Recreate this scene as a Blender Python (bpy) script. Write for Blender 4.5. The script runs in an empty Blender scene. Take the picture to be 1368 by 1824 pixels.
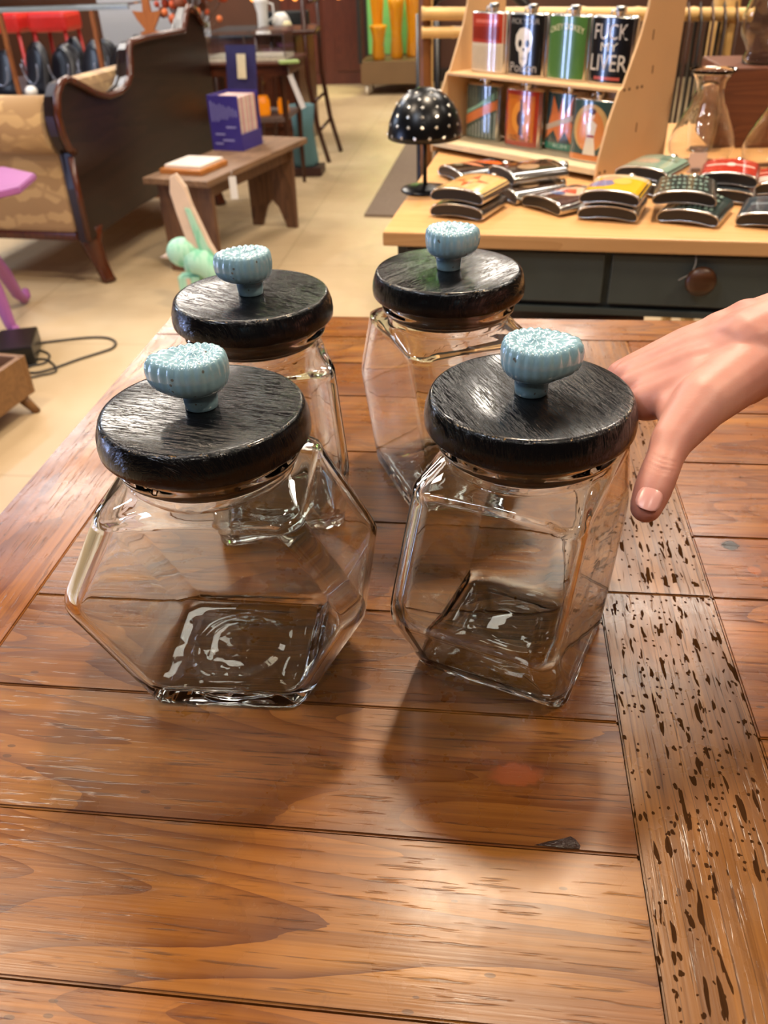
import bpy, bmesh, math, random
from mathutils import Vector, Matrix, noise
random.seed(7)
PI = math.pi
sc = bpy.context.scene
COL = sc.collection

# ------------------------------------------------------------------ camera
CAM = Vector((0.0, 0.0, 1.158))
RT = Vector((0.99348834, 0.10995149, -0.02985954))
UP = Vector((-0.03726141, 0.56122373, 0.82682496))
FW = Vector((-0.10766851, 0.82032834, -0.56166618))
FPX = 1481.9
cd = bpy.data.cameras.new('camera'); cam = bpy.data.objects.new('camera', cd); COL.objects.link(cam)
cam.matrix_world = Matrix(((RT.x, UP.x, -FW.x, CAM.x), (RT.y, UP.y, -FW.y, CAM.y), (RT.z, UP.z, -FW.z, CAM.z), (0, 0, 0, 1)))
cd.sensor_fit = 'VERTICAL'; cd.sensor_height = 36.0; cd.lens = FPX * 36.0 / 1824.0
cd.clip_start = 0.02; cd.clip_end = 60
cd.dof.use_dof = True; cd.dof.focus_distance = 0.47; cd.dof.aperture_fstop = cd.lens / 2.3
sc.camera = cam

# ------------------------------------------------------------------ world, exposure, ceiling and side lamps
w = bpy.data.worlds.new('world'); sc.world = w; w.use_nodes = True
bg = w.node_tree.nodes['Background']; bg.inputs[0].default_value = (0.95, 0.80, 0.66, 1); bg.inputs[1].default_value = 0.30
sc.view_settings.view_transform = 'Standard'; sc.view_settings.look = 'None'
sc.view_settings.exposure = 0.22; sc.view_settings.gamma = 1.0; sc.view_settings.use_curve_mapping = False
cy = sc.cycles
cy.max_bounces = 16; cy.transmission_bounces = 14; cy.transparent_max_bounces = 16; cy.glossy_bounces = 6; cy.diffuse_bounces = 3
cy.caustics_refractive = True; cy.caustics_reflective = True; cy.blur_glossy = 0.6
cy.sample_clamp_indirect = 6.0
cy.use_denoising = True

WARM = (1.0, 0.80, 0.58); COOL = (0.72, 0.82, 1.0); NEUT = (1.0, 0.90, 0.78)
def area(loc, sx, sy, power, col, tgt=None):
    d = bpy.data.lights.new('room_lamp', 'AREA'); d.shape = 'RECTANGLE'; d.size = sx; d.size_y = sy
    d.energy = power; d.color = col
    o = bpy.data.objects.new('room_lamp', d); COL.objects.link(o); o.location = loc
    if tgt is not None:
        o.rotation_euler = (Vector(tgt) - Vector(loc)).to_track_quat('-Z', 'Y').to_euler()
    return o
area((0.12, 1.75, 3.10), 0.26, 0.26, 58, WARM)
area((-2.35, 4.35, 3.10), 0.9, 0.9, 62, NEUT)
area((0.95, 3.30, 3.10), 0.5, 0.5, 34, NEUT)
area((-2.75, 6.9, 3.10), 1.0, 1.6, 115, NEUT)
area((0.45, 7.2, 3.10), 0.9, 1.6, 85, NEUT)
area((-3.2, 4.6, 3.10), 0.16, 1.2, 40, COOL)
area((-1.5, -0.5, 3.10), 0.12, 1.2, 26, COOL)
area((1.6, 0.4, 3.10), 0.30, 0.30, 36, WARM)
area((-1.5, 1.0, 3.10), 0.30, 0.30, 32, WARM)
# cool tubes of a lit shop case standing out of view on the left
for y in (1.30, 0.85):
    area((-3.0, y, 0.62), 0.06, 0.75, 9, (0.45, 0.58, 1.0), (0.0, y + 0.3, 0.62))
area((-4.2, 3.4, 1.9), 0.6, 0.6, 26, (0.66, 0.78, 1.0), (-1.9, 3.2, 0.0))  # unseen cool side light below the ceiling, aimed at the floor by the sofa
area((-0.95, 2.75, 3.08), 0.5, 0.4, 20, NEUT)
area((0.34, 2.70, 3.08), 0.32, 0.32, 13, NEUT)
for x, y in ((-0.9, -0.4), (0.7, -0.7), (-2.4, 2.2), (2.3, 2.0), (0.0, 4.6), (-0.1, -1.9)):
    area((x, y, 3.08), 0.11, 0.11, 9, NEUT)

# ------------------------------------------------------------------ helpers
def ray(px, py): return (FW + RT * ((px - 684) / FPX) - UP * ((py - 912) / FPX))
def atz(px, py, z=0.0):
    d = ray(px, py); return CAM + d * ((z - CAM.z) / d.z)
def aty(px, py, Y):
    d = ray(px, py); return CAM + d * (Y / d.y)
def atd(px, py, dep): return CAM + ray(px, py) * dep

def lin(h):
    h = h.lstrip('#'); c = [int(h[i:i+2], 16) / 255 for i in (0, 2, 4)]
    return tuple(x / 12.92 if x <= 0.04045 else ((x + 0.055) / 1.055) ** 2.4 for x in c) + (1,)

class NT:
    def __init__(s, name):
        s.m = bpy.data.materials.new(name); s.m.use_nodes = True; s.t = s.m.node_tree
        s.b = s.t.nodes['Principled BSDF']; s.out = s.t.nodes['Material Output']
    def n(s, typ, props=None, **ins):
        nd = s.t.nodes.new(typ)
        for k, v in (props or {}).items(): setattr(nd, k, v)
        for k, v in ins.items():
            k = k.replace('_', ' ')
            if k.startswith('i') and k[1:].isdigit(): sock = nd.inputs[int(k[1:])]
            else: sock = nd.inputs[k]
            s.set(sock, v)
        return nd
    def set(s, sock, v):
        if isinstance(v, bpy.types.NodeSocket): s.t.links.new(v, sock)
        elif isinstance(v, bpy.types.Node): s.t.links.new(v.outputs[0], sock)
        else: sock.default_value = v
    def math(s, op, a, b=0.0, c=0.0, clamp=False):
        nd = s.t.nodes.new('ShaderNodeMath'); nd.operation = op; nd.use_clamp = clamp
        s.set(nd.inputs[0], a); s.set(nd.inputs[1], b); s.set(nd.inputs[2], c); return nd.outputs[0]
    def ramp(s, fac, stops, interp='LINEAR'):
        nd = s.t.nodes.new('ShaderNodeValToRGB'); e = nd.color_ramp.elements; nd.color_ramp.interpolation = interp
        while len(e) < len(stops): e.new(0.5)
        for el, (p, c) in zip(e, stops):
            el.position = p; el.color = c if hasattr(c, '__len__') else (c, c, c, 1)
        s.set(nd.inputs[0], fac); return nd.outputs[0]
    def mix(s, f, a, b, mode='MIX'):
        nd = s.t.nodes.new('ShaderNodeMix'); nd.data_type = 'RGBA'; nd.blend_type = mode
        s.set(nd.inputs[0], f); s.set(nd.inputs[6], a); s.set(nd.inputs[7], b); return nd.outputs[2]
    def obj(s, scale=(1, 1, 1)):
        tc = s.t.nodes.new('ShaderNodeTexCoord')
        return s.n('ShaderNodeMapping', Vector=tc.outputs['Object'], Scale=scale).outputs[0]
    def noise(s, vec, scale, detail=3, rough=0.5, dist=0.0):
        return s.n('ShaderNodeTexNoise', Vector=vec, Scale=scale, Detail=detail, Roughness=rough, Distortion=dist).outputs[0]
    def bump(s, h, strength=0.2, dist=0.001, normal=None):
        nd = s.n('ShaderNodeBump', Height=h, Strength=strength, Distance=dist)
        if normal is not None: s.set(nd.inputs['Normal'], normal)
        s.set(s.b.inputs['Normal'], nd.outputs[0]); return nd.outputs[0]
    def P(s, **k):
        for a, v in k.items(): s.set(s.b.inputs[a.replace('_', ' ')], v)
        return s.m

MATS = {}
def plain(col, rough=0.5, metal=0.0, var=0.12, scale=30.0, bump=0.0, spec=0.5, coat=0.0):
    key = (col, rough, metal, var, scale, bump, spec, coat)
    if key in MATS: return MATS[key]
    m = NT('surface'); c = lin(col) if isinstance(col, str) else col
    v = m.obj(); nz = m.noise(v, scale, 4)
    d = tuple(x * (1 - var * 2) for x in c[:3]) + (1,)
    l = tuple(min(1, x * (1 + var)) for x in c[:3]) + (1,)
    m.P(Base_Color=m.mix(nz, d, l), Roughness=rough, Metallic=metal, Specular_IOR_Level=spec, Coat_Weight=coat)
    if bump: m.bump(nz, bump, 0.001)
    MATS[key] = m.m; return m.m
def wood(c1, c2, axis='X', rough=0.45, scale=1.0, bump=0.15):
    key = ('w', c1, c2, axis, rough, scale)
    if key in MATS: return MATS[key]
    m = NT('wood'); sc_ = {'X': (1.5, 14, 14), 'Y': (14, 1.5, 14), 'Z': (14, 14, 1.5)}[axis]
    v = m.obj(tuple(x * scale for x in sc_)); a = m.noise(v, 1.0, 2, 0.5, 0.5)
    r = m.math('FRACT', m.math('MULTIPLY', a, 9.0)); f = m.noise(v, 14.0, 4, 0.7)
    t = m.math('ADD', m.math('MULTIPLY', r, 0.6), m.math('MULTIPLY', f, 0.5), clamp=True)
    m.P(Base_Color=m.mix(t, lin(c1), lin(c2)), Roughness=rough); m.bump(f, bump, 0.001)
    MATS[key] = m.m; return m.m

class MB:
    def __init__(s): s.bm = bmesh.new(); s.mats = []; s.cur = 0; s.M = Matrix()
    def mat(s, m):
        if m not in s.mats: s.mats.append(m)
        s.cur = s.mats.index(m); return s
    def v(s, p): return s.bm.verts.new(s.M @ Vector(p))
    def f(s, vs, smooth=False):
        try: fc = s.bm.faces.new(vs)
        except ValueError: return None
        fc.material_index = s.cur; fc.smooth = smooth; return fc
    def box(s, c, d, bev=0.0, rot=None):
        M = s.M @ Matrix.Translation(c)
        if rot is not None: M = M @ (Matrix.Rotation(rot, 4, 'Z') if not isinstance(rot, Matrix) else rot)
        M = M @ Matrix.Diagonal((d[0], d[1], d[2], 1))
        r = bmesh.ops.create_cube(s.bm, size=1, matrix=M); vs = r['verts']
        fs = set(f for v in vs for f in v.link_faces)
        for f in fs: f.material_index = s.cur
        if bev:
            es = list(set(e for v in vs for e in v.link_edges))
            rr = bmesh.ops.bevel(s.bm, geom=es, offset=bev, segments=2, affect='EDGES', profile=0.6)
            for f in rr['faces']: f.material_index = s.cur
        return s
    def lathe(s, prof, n=32, smooth=True, c=(0, 0, 0), mod=None):
        rings = []
        for (r, z) in prof:
            if r < 1e-6: rings.append([s.v((c[0], c[1], c[2] + z))])
            else:
                ring = []
                for i in range(n):
                    a = 2 * PI * i / n; rr = r * (mod(a, z) if mod else 1)
                    ring.append(s.v((c[0] + rr * math.cos(a), c[1] + rr * math.sin(a), c[2] + z)))
                rings.append(ring)
        s.skin(rings, smooth); return s
    def skin(s, rings, smooth=True, closed=True):
        for A, B in zip(rings[:-1], rings[1:]):
            n = max(len(A), len(B))
            for i in range(n if closed else n - 1):
                j = (i + 1) % n
                if len(A) == 1 and len(B) == 1: continue
                if len(A) == 1: s.f([A[0], B[i], B[j]][::-1], smooth)
                elif len(B) == 1: s.f([A[i], A[j], B[0]], smooth)
                else: s.f([A[i], A[j], B[j], B[i]], smooth)
    def tube(s, pts, r, n=8, smooth=True, caps=True, flat=1.0):
        pts = [Vector(p) for p in pts]; k = len(pts); rr = r if hasattr(r, '__len__') else [r] * k
        t0 = (pts[1] - pts[0]).normalized(); ref = Vector((0, 0, 1)) if abs(t0.z) < 0.9 else Vector((1, 0, 0))
        nrm = t0.cross(ref).normalized(); rings = []
        for i in range(k):
            t = (pts[min(i + 1, k - 1)] - pts[max(i - 1, 0)]).normalized()
            nrm = (nrm - t * nrm.dot(t)).normalized(); b = t.cross(nrm)
            rings.append([s.v(pts[i] + nrm * (rr[i] * math.cos(2 * PI * j / n)) + b * (rr[i] * flat * math.sin(2 * PI * j / n))) for j in range(n)])
        s.skin(rings, smooth)
        if caps: s.f(rings[0][::-1]); s.f(rings[-1])
        return s
    def prism(s, poly, t, origin=(0, 0, 0), ax=(1, 0, 0), ay=(0, 0, 1), bev=0.0):
        o = Vector(origin); X = Vector(ax); Y = Vector(ay); N = X.cross(Y).normalized()
        a = [s.v(o + X * p[0] + Y * p[1]) for p in poly]; b = [s.v(o + X * p[0] + Y * p[1] + N * t) for p in poly]
        f1 = s.f(a[::-1]); f2 = s.f(b); side = []
        for i in range(len(poly)):
            j = (i + 1) % len(poly); side.append(s.f([a[i], a[j], b[j], b[i]]))
        if bev:
            es = set()
            for f in (f1, f2):
                if f: es.update(f.edges)
            r = bmesh.ops.bevel(s.bm, geom=list(es), offset=bev, segments=2, affect='EDGES')
            for f in r['faces']: f.material_index = s.cur
        return s
    def sphere(s, c, r, n=12, sz=1.0):
        prof = [(0, -r * sz)] + [(r * math.sin(PI * i / n), -r * sz * math.cos(PI * i / n)) for i in range(1, n)] + [(0, r * sz)]
        return s.lathe(prof, n * 2, True, c)
    def build(s, name, mat=None, parent=None, label=None, fix=True):
        if fix: bmesh.ops.recalc_face_normals(s.bm, faces=s.bm.faces[:])
        me = bpy.data.meshes.new(name); s.bm.to_mesh(me); s.bm.free()
        if s.mats:
            for m in s.mats: me.materials.append(m)
        elif mat: me.materials.append(mat)
        return link(name, me, parent, label)
def link(name, me, parent=None, label=None):
    o = bpy.data.objects.new(name, me); COL.objects.link(o)
    if parent is not None: o.parent = parent
    if label: o['label'] = label
    return o
def tag(o, label, cat, group=None, kind=None):
    o['label'] = label; o['category'] = cat
    if group: o['group'] = group
    if kind: o['kind'] = kind
    return o
def thing(name, label, cat, loc=(0, 0, 0), rz=0.0, group=None):
    o = bpy.data.objects.new(name, None); COL.objects.link(o); o.location = loc
    o.empty_display_size = 0.05
    if isinstance(rz, (tuple, list)): o.rotation_euler = rz
    else: o.rotation_euler = (0, 0, rz)
    return tag(o, label, cat, group)
def kids(o): return [c for c in bpy.data.objects if c.parent == o]
def copy_tree(o, parent=None):
    c = o.copy(); COL.objects.link(c); c.parent = parent
    for ch in kids(o): copy_tree(ch, c)
    return c
def struct(o): o['kind'] = 'structure'; return o
def text_mb(mb, txt, size, M, mat, sx=1.0, width=None, mapf=None, extrude=0.0):
    """adds filled lettering to mb; M maps text plane to local space, mapf bends it"""
    cu = bpy.data.curves.new('t', 'FONT'); cu.body = txt; cu.size = size; cu.align_x = 'CENTER'; cu.align_y = 'CENTER'; cu.resolution_u = 3
    ob = bpy.data.objects.new('t', cu); COL.objects.link(ob)
    dg = bpy.context.evaluated_depsgraph_get(); me = bpy.data.meshes.new_from_object(ob.evaluated_get(dg))
    bpy.data.objects.remove(ob)
    xs = [v.co.x for v in me.vertices]
    if width and xs: sx = width / (max(xs) - min(xs))
    mb.mat(mat); vs = []
    for v in me.vertices:
        p = Vector((v.co.x * sx, v.co.y, 0)); p = M @ p
        vs.append(mb.v(mapf(p) if mapf else p))
    for p in me.polygons: mb.f([vs[i] for i in p.vertices])
    bpy.data.meshes.remove(me)

# ------------------------------------------------------------------ setting
m = NT('concrete_floor'); v = m.obj(); a = m.noise(v, 0.9, 4, 0.55); b = m.noise(v, 14, 4, 0.6)
base = m.ramp(a, [(0.3, lin('#a98f6c')), (0.5, lin('#bba27e')), (0.7, lin('#c6b18e'))])
spots = m.ramp(m.noise(v, 2.6, 3, 0.6, 0.4), [(0.60, 0.0), (0.72, 1.0)])
base = m.mix(m.math('MULTIPLY', spots, 0.22), base, lin('#7e7361'))
br = m.n('ShaderNodeTexBrick', {'offset': 0.0}, Vector=v, Scale=1.0, Mortar_Size=0.004, Brick_Width=0.9, Row_Height=0.9, Color1=(1, 1, 1, 1), Color2=(1, 1, 1, 1), Mortar=(0.8, 0.78, 0.74, 1))
base = m.mix(1.0, base, br.outputs[0], 'MULTIPLY')
m.P(Base_Color=base, Roughness=m.ramp(b, [(0.3, 0.32), (0.7, 0.5)])); m.bump(b, 0.05, 0.002)
mb = MB(); mb.box((-1.0, 3.0, -0.05), (11, 14.2, 0.1)); struct(mb.build('floor', m.m))
mb = MB(); mb.box((-1.0, 3.0, 3.25), (11, 14.2, 0.1)); struct(mb.build('ceiling', plain('#3a332c', 0.9, scale=3)))
wallm = plain('#54301f', 0.6, var=0.2, scale=2.5)
mb = MB(); mb.box((-1.0, 9.6, 1.6), (11, 0.1, 3.2)); struct(mb.build('wall_back', wallm))
mb = MB(); mb.box((-6.5, 3.0, 1.6), (0.1, 14.2, 3.2)); struct(mb.build('wall_left', plain('#5f5145', 0.8, scale=2)))
mb = MB(); mb.box((4.5, 3.0, 1.6), (0.1, 14.2, 3.2)); struct(mb.build('wall_right', plain('#54402f', 0.8, scale=2)))
mb = MB(); mb.box((-1.0, -4.1, 1.6), (11, 0.1, 3.2)); struct(mb.build('wall_front', plain('#4a3c32', 0.8, scale=2)))
dm = wood('#5e2a1a', '#43190f', 'Z', 0.35)
mb = MB(); mb.box((-1.62, 9.5, 1.02), (0.95, 0.09, 2.04), 0.005)
for x in (-1.84, -1.40):
    for z in (0.48, 1.42): mb.box((x, 9.45, z), (0.32, 0.02, 0.72), 0.006)
door = struct(mb.build('door_1', dm))
mb = MB(); mb.sphere((-1.24, 9.42, 1.0), 0.03); mb.tube([(-1.24, 9.48, 1.0), (-1.24, 9.42, 1.0)], 0.012); mb.build('door_knob', plain('#9a7a3a', 0.25, 0.9), door)
mb = MB(); mb.box((-1.0, 9.53, 0.06), (11, 0.04, 0.12), 0.004); struct(mb.build('baseboard_back', plain('#2a1a12', 0.5)))

# ------------------------------------------------------------------ the pine table
def table_wood(name, worm=False):
    m = NT(name)
    uv = m.n('ShaderNodeUVMap').outputs[0]
    col = m.n('ShaderNodeAttribute', {'attribute_name': 'board'})
    sep = m.n('ShaderNodeSeparateColor', Color=col.outputs['Color'])
    seed, hue = sep.outputs[0], sep.outputs[1]
    off = m.n('ShaderNodeCombineXYZ', X=m.math('MULTIPLY', seed, 31.0), Y=m.math('MULTIPLY', seed, 17.0), Z=m.math('MULTIPLY', seed, 9.0)).outputs[0]
    def mp(sx, sy):
        a = m.n('ShaderNodeMapping', Vector=uv, Scale=(sx, sy, 1)).outputs[0]
        return m.n('ShaderNodeVectorMath', {'operation': 'ADD'}, i0=a, i1=off).outputs[0]
    big = m.noise(mp(1.3, 8.5) if not worm else mp(0.25, 16.0), 1.0, 2, 0.45, 0.35 if not worm else 0.05)
    rings = m.math('FRACT', m.math('MULTIPLY', m.math('ADD', big, m.math('MULTIPLY', m.noise(mp(14, 90), 1.0, 3), 0.012)), 22.0 if not worm else 11.0))
    rings = m.math('POWER', rings, 3.0)
    fib = m.noise(mp(9, 420), 1.0, 3, 0.7)
    pore = m.ramp(m.noise(mp(26, 480), 1.0, 2, 0.6), [(0.60, 0.0), (0.68, 1.0)])
    blot = m.noise(mp(3.0, 7.0), 1.0, 4, 0.6, 0.6)
    c = m.ramp(blot, [(0.28, lin('#7a491a')), (0.5, lin('#925c23')), (0.72, lin('#aa7633'))])
    if worm: c = m.ramp(blot, [(0.28, lin('#7d4f22')), (0.5, lin('#946129')), (0.75, lin('#a87335'))])
    dark = lin('#4a1f07') if not worm else lin('#55300f')
    c = m.mix(m.math('MULTIPLY', rings, m.math('MULTIPLY', m.noise(mp(2.0, 12), 1.0, 2), 1.25)), c, dark)
    fine = m.ramp(m.noise(mp(1.6, 150), 1.0, 3, 0.6), [(0.35, 0.0), (0.7, 1.0)])
    c = m.mix(m.math('MULTIPLY', fine, 0.42), c, dark)
    grime = m.ramp(m.noise(mp(22, 40), 1.0, 5, 0.75, 0.6), [(0.56, 0.0), (0.70, 1.0)])
    c = m.mix(m.math('MULTIPLY', grime, 0.35), c, lin('#3a2010'))
    med = m.ramp(m.noise(mp(0.9, 60), 1.0, 4, 0.55, 0.25), [(0.48, 0.0), (0.52, 1.0), (0.58, 0.0)])
    c = m.mix(m.math('MULTIPLY', med, 0.40), c, dark)
    c = m.mix(m.math('MULTIPLY', fib, 0.40), c, lin('#4a260d'))
    c = m.mix(m.math('MULTIPLY', pore, 0.55), c, lin('#2c150a'))
    c = m.mix(m.math('MULTIPLY', hue, 0.55), c, m.mix(1.0, c, (1.25, 0.92, 0.50, 1), 'MULTIPLY'))
    # worn lighter patches and fine scratches
    wear = m.ramp(m.noise(mp(9, 26), 1.0, 5, 0.7, 0.3), [(0.68, 0.0), (0.76, 1.0)])
    c = m.mix(m.math('MULTIPLY', wear, 0.35), c, lin('#a86c28'))
    v2 = m.obj()
    dots = m.n('ShaderNodeTexVoronoi', {'feature': 'F1'}, Vector=m.n('ShaderNodeMapping', Vector=uv, Scale=(55, 130, 1)).outputs[0], Scale=1.0)
    dmask = m.math('MULTIPLY', m.math('LESS_THAN', dots.outputs['Distance'], 0.16), m.math('GREATER_THAN', m.n('ShaderNodeSeparateColor', Color=dots.outputs['Color']).outputs[0], 0.80))
    dmask = m.math('MULTIPLY', dmask, m.math('GREATER_THAN', m.noise(mp(4, 8), 1.0, 2), 0.52))
    c = m.mix(m.math('MULTIPLY', dmask, 0.6), c, lin('#331a0c'))
    height = m.math('SUBTRACT', m.math('MULTIPLY', fib, 0.4), m.math('MULTIPLY', rings, 0.35))
    height = m.math('SUBTRACT', height, m.math('MULTIPLY', pore, 0.5))
    ox = m.t.nodes.new('ShaderNodeTexCoord').outputs['Object']
    wob = m.n('ShaderNodeMixRGB', Fac=0.012, Color1=ox, Color2=m.n('ShaderNodeTexNoise', Vector=ox, Scale=60.0).outputs['Color']).outputs[0] if False else ox
    def knot(x, y, rx, ry, colr, c):
        mpn = m.n('ShaderNodeMapping', {'vector_type': 'POINT'}, Vector=wob, Location=(-x / rx, -y / ry, 0), Scale=(1 / rx, 1 / ry, 0)).outputs[0]
        ln = m.n('ShaderNodeVectorMath', {'operation': 'LENGTH'}, i0=mpn).outputs['Value']
        ln = m.math('ADD', ln, m.math('MULTIPLY', m.noise(v2, 160, 3), 0.7))
        halo = m.ramp(m.math('DIVIDE', ln, 3.0), [(0.35, 1.0), (0.8, 0.0)])
        c = m.mix(m.math('MULTIPLY', halo, 0.55), c, dark)
        core = m.ramp(m.math('DIVIDE', ln, 3.0), [(0.34, 1.0), (0.42, 0.0)])
        return m.mix(m.math('MULTIPLY', core, 0.95), c, colr)
    if not worm:
        c = knot(0.2015, 0.553, 0.0085, 0.0075, lin('#1c120b'), c)
        c = knot(0.212, 0.522, 0.006, 0.006, lin('#8a4c22'), c)
        c = knot(0.030, 0.318, 0.018, 0.010, lin('#7a3d18'), c)
    else:
        def worms(su, sv, th, keep, dist, seed_):
            mv = m.n('ShaderNodeMapping', Vector=uv, Location=(seed_, seed_ * 1.7, 0), Scale=(su, sv, 1)).outputs[0]
            nz = m.n('ShaderNodeTexNoise', Vector=mv, Scale=1.3, Detail=2.0).outputs['Color']
            mv = m.n('ShaderNodeVectorMath', {'operation': 'ADD'}, i0=mv, i1=m.n('ShaderNodeVectorMath', {'operation': 'SCALE'}, i0=nz, Scale=dist).outputs[0]).outputs[0]
            vo = m.n('ShaderNodeTexVoronoi', Vector=mv, Scale=1.0, Randomness=1.0)
            k = m.math('GREATER_THAN', m.n('ShaderNodeSeparateColor', Color=vo.outputs['Color']).outputs[0], keep)
            return m.math('MULTIPLY', m.math('LESS_THAN', vo.outputs['Distance'], th), k)
        w1 = worms(30, 170, 0.26, 0.40, 0.9, 0.0)
        w2 = worms(120, 210, 0.24, 0.60, 0.8, 3.1)
        w3 = worms(48, 200, 0.27, 0.50, 1.3, 7.7)
        w4 = worms(230, 260, 0.26, 0.72, 0.4, 11.0)
        ww = m.math('MAXIMUM', m.math('MAXIMUM', w1, w2), m.math('MAXIMUM', w3, w4))
        dens = m.math('GREATER_THAN', m.noise(mp(5, 9), 1.0, 2), 0.40)
        gr = m.n('ShaderNodeSeparateXYZ', Vector=uv).outputs[1]
        gr = m.math('ADD', m.math('MULTIPLY', gr, 112.0), m.math('MULTIPLY', m.noise(mp(3, 20), 1.0, 2), 1.6))
        gr = m.math('LESS_THAN', m.math('FRACT', gr), 0.055)
        c = m.mix(m.math('MULTIPLY', gr, 0.55), c, lin('#3a2312'))
        height = m.math('SUBTRACT', height, m.math('MULTIPLY', gr, 0.8))
        ww = m.math('MULTIPLY', ww, dens)
        c = m.mix(m.math('MULTIPLY', ww, 0.9), c, lin('#2b1a0f'))
        height = m.math('SUBTRACT', height, m.math('MULTIPLY', ww, 3.0))
    rough = m.ramp(m.noise(v2, 12, 5, 0.65), [(0.3, 0.20), (0.7, 0.40)])
    spec = 0.42
    if worm: rough = m.math('MAXIMUM', rough, ww); spec = m.math('MULTIPLY', m.math('SUBTRACT', 1.0, ww), 0.42)
    m.P(Base_Color=c, Roughness=rough, Specular_IOR_Level=spec)
    m.bump(height, 0.30, 0.0007)
    return m.m
TW = table_wood('aged_pine'); TWW = table_wood('wormy_pine', True)
TX0, TX1, TY0, TY1, TZ = -0.411, 0.679, -0.085, 1.031, 0.76
T = thing('farmhouse_table', 'large varnished pine plank table with a wormholed centre strip, under the four glass jars', 'table', (0, 0, 0))
def board(x0, x1, y0, y1, along, worm=False, hue=0.0, gap=0.0006):
    return (x0, x1, y0, y1, along, worm, hue, gap)
boards = [board(TX0, -0.328, TY0, 0.962, 'Y', hue=0.9)]
ys = [TY0, 0.0, 0.089, 0.1800, 0.2708, 0.3623, 0.454, 0.566, 0.682, 0.80, 0.885, 0.962]
hues = [0.4, 0.3, 0.8, 0.45, 0.25, 0.35, 0.2, 0.3, 0.3, 0.4, 0.3]
for i in range(len(ys) - 1): boards.append(board(-0.328, 0.0930, ys[i], ys[i + 1], 'X', hue=hues[i], gap=0.0016 if i == 3 - 1 else 0.0006))
boards.append(board(0.0930, 0.1742, TY0, 0.488, 'Y', True)); boards.append(board(0.0930, 0.1742, 0.488, 0.962, 'Y', True))
ys2 = [TY0, 0.05, 0.16, 0.262, 0.357, 0.487, 0.5635, 0.68, 0.78, 0.87, 0.962]
for i in range(len(ys2) - 1): boards.append(board(0.1742, 0.596, ys2[i], ys2[i + 1], 'X', hue=[.8, .7, .9, .8, 1, .9, .95, .8, .8, .8][i]))
boards.append(board(0.596, TX1, TY0, 0.962, 'Y', hue=0.7)); boards.append(board(TX0, TX1, 0.962, TY1, 'X', hue=0.5))
bm = bmesh.new(); uvl = bm.loops.layers.uv.new('UVMap'); cl = bm.loops.layers.color.new('board')
rnd = random.Random(3)
for (x0, x1, y0, y1, al, wm, hue, gap) in boards:
    M = Matrix.Translation(((x0 + x1) / 2, (y0 + y1) / 2, TZ - 0.015 + rnd.uniform(-0.0002, 0.0))) @ Matrix.Diagonal((x1 - x0 - gap, y1 - y0 - gap, 0.03, 1))
    r = bmesh.ops.create_cube(bm, size=1, matrix=M)
    es = list(set(e for v in r['verts'] for e in v.link_edges))
    before = set(f for v in r['verts'] for f in v.link_faces)
    rr = bmesh.ops.bevel(bm, geom=es, offset=0.0011, segments=2, affect='EDGES')
    fs = set(rr['faces']) | set(f for v in rr['verts'] for f in v.link_faces)
    sd = rnd.random()
    for f in fs:
        f.material_index = 1 if wm else 0
        for lp in f.loops:
            p = lp.vert.co
            u, vv = (p.x, p.y + (p.z - TZ)) if al == 'X' else (p.y, p.x + (p.z - TZ))
            lp[uvl].uv = (u, vv); lp[cl] = (sd, hue, 0, 1)
me = bpy.data.meshes.new('tabletop'); bm.to_mesh(me); bm.free(); me.materials.append(TW); me.materials.append(TWW)
link('tabletop', me, T)
lw = wood('#8a5526', '#5f3415', 'Z', 0.4); lwx = wood('#8a5526', '#5f3415', 'X', 0.4)
for y, s_ in ((TY0 + 0.06, 1), (TY1 - 0.06, -1)):
    mb = MB(); mb.box(((TX0 + TX1) / 2, y, TZ - 0.075), (TX1 - TX0 - 0.14, 0.022, 0.09), 0.002); mb.build('apron', lwx, T)
for x in (TX0 + 0.06, TX1 - 0.06):
    mb = MB(); mb.box((x, (TY0 + TY1) / 2, TZ - 0.075), (0.022, TY1 - TY0 - 0.14, 0.09), 0.002); mb.build('apron', lw, T)
for x in (TX0 + 0.07, TX1 - 0.07):
    for y in (TY0 + 0.07, TY1 - 0.07):
        mb = MB(); mb.box((x, y, TZ - 0.095), (0.075, 0.075, 0.13), 0.003)
        mb.lathe([(0, 0), (0.022, 0), (0.026, 0.02), (0.02, 0.06), (0.032, 0.30), (0.036, 0.48), (0.026, 0.55), (0.036, 0.57), (0.03, 0.60), (0.03, 0.605), (0, 0.605)], 20, True, (x, y, 0))
        mb.build('leg', lw, T)
# resin filled knot hole on the seam
hm = NT('resin'); hm.P(Base_Color=lin('#2a160c'), Roughness=0.12, Coat_Weight=0.6); hm.bump(hm.noise(hm.obj(), 400, 4), 0.9, 0.002)
mb = MB(); hp = [(-.016, -.0008), (-.008, -.0012), (.0, -.0014), (.0075, -.0012), (.0082, .001), (.006, .0045), (.0035, .0063), (.0005, .0048), (-.003, .0035), (-.009, .0018)]
mb.prism(hp, 0.0008, (0.0545, 0.2735, TZ - 0.0003), (1, 0, 0), (0, 1, 0), 0.0003); mb.build('resin_patch', hm.m, T, 'dark resin-filled knot hole')

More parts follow.
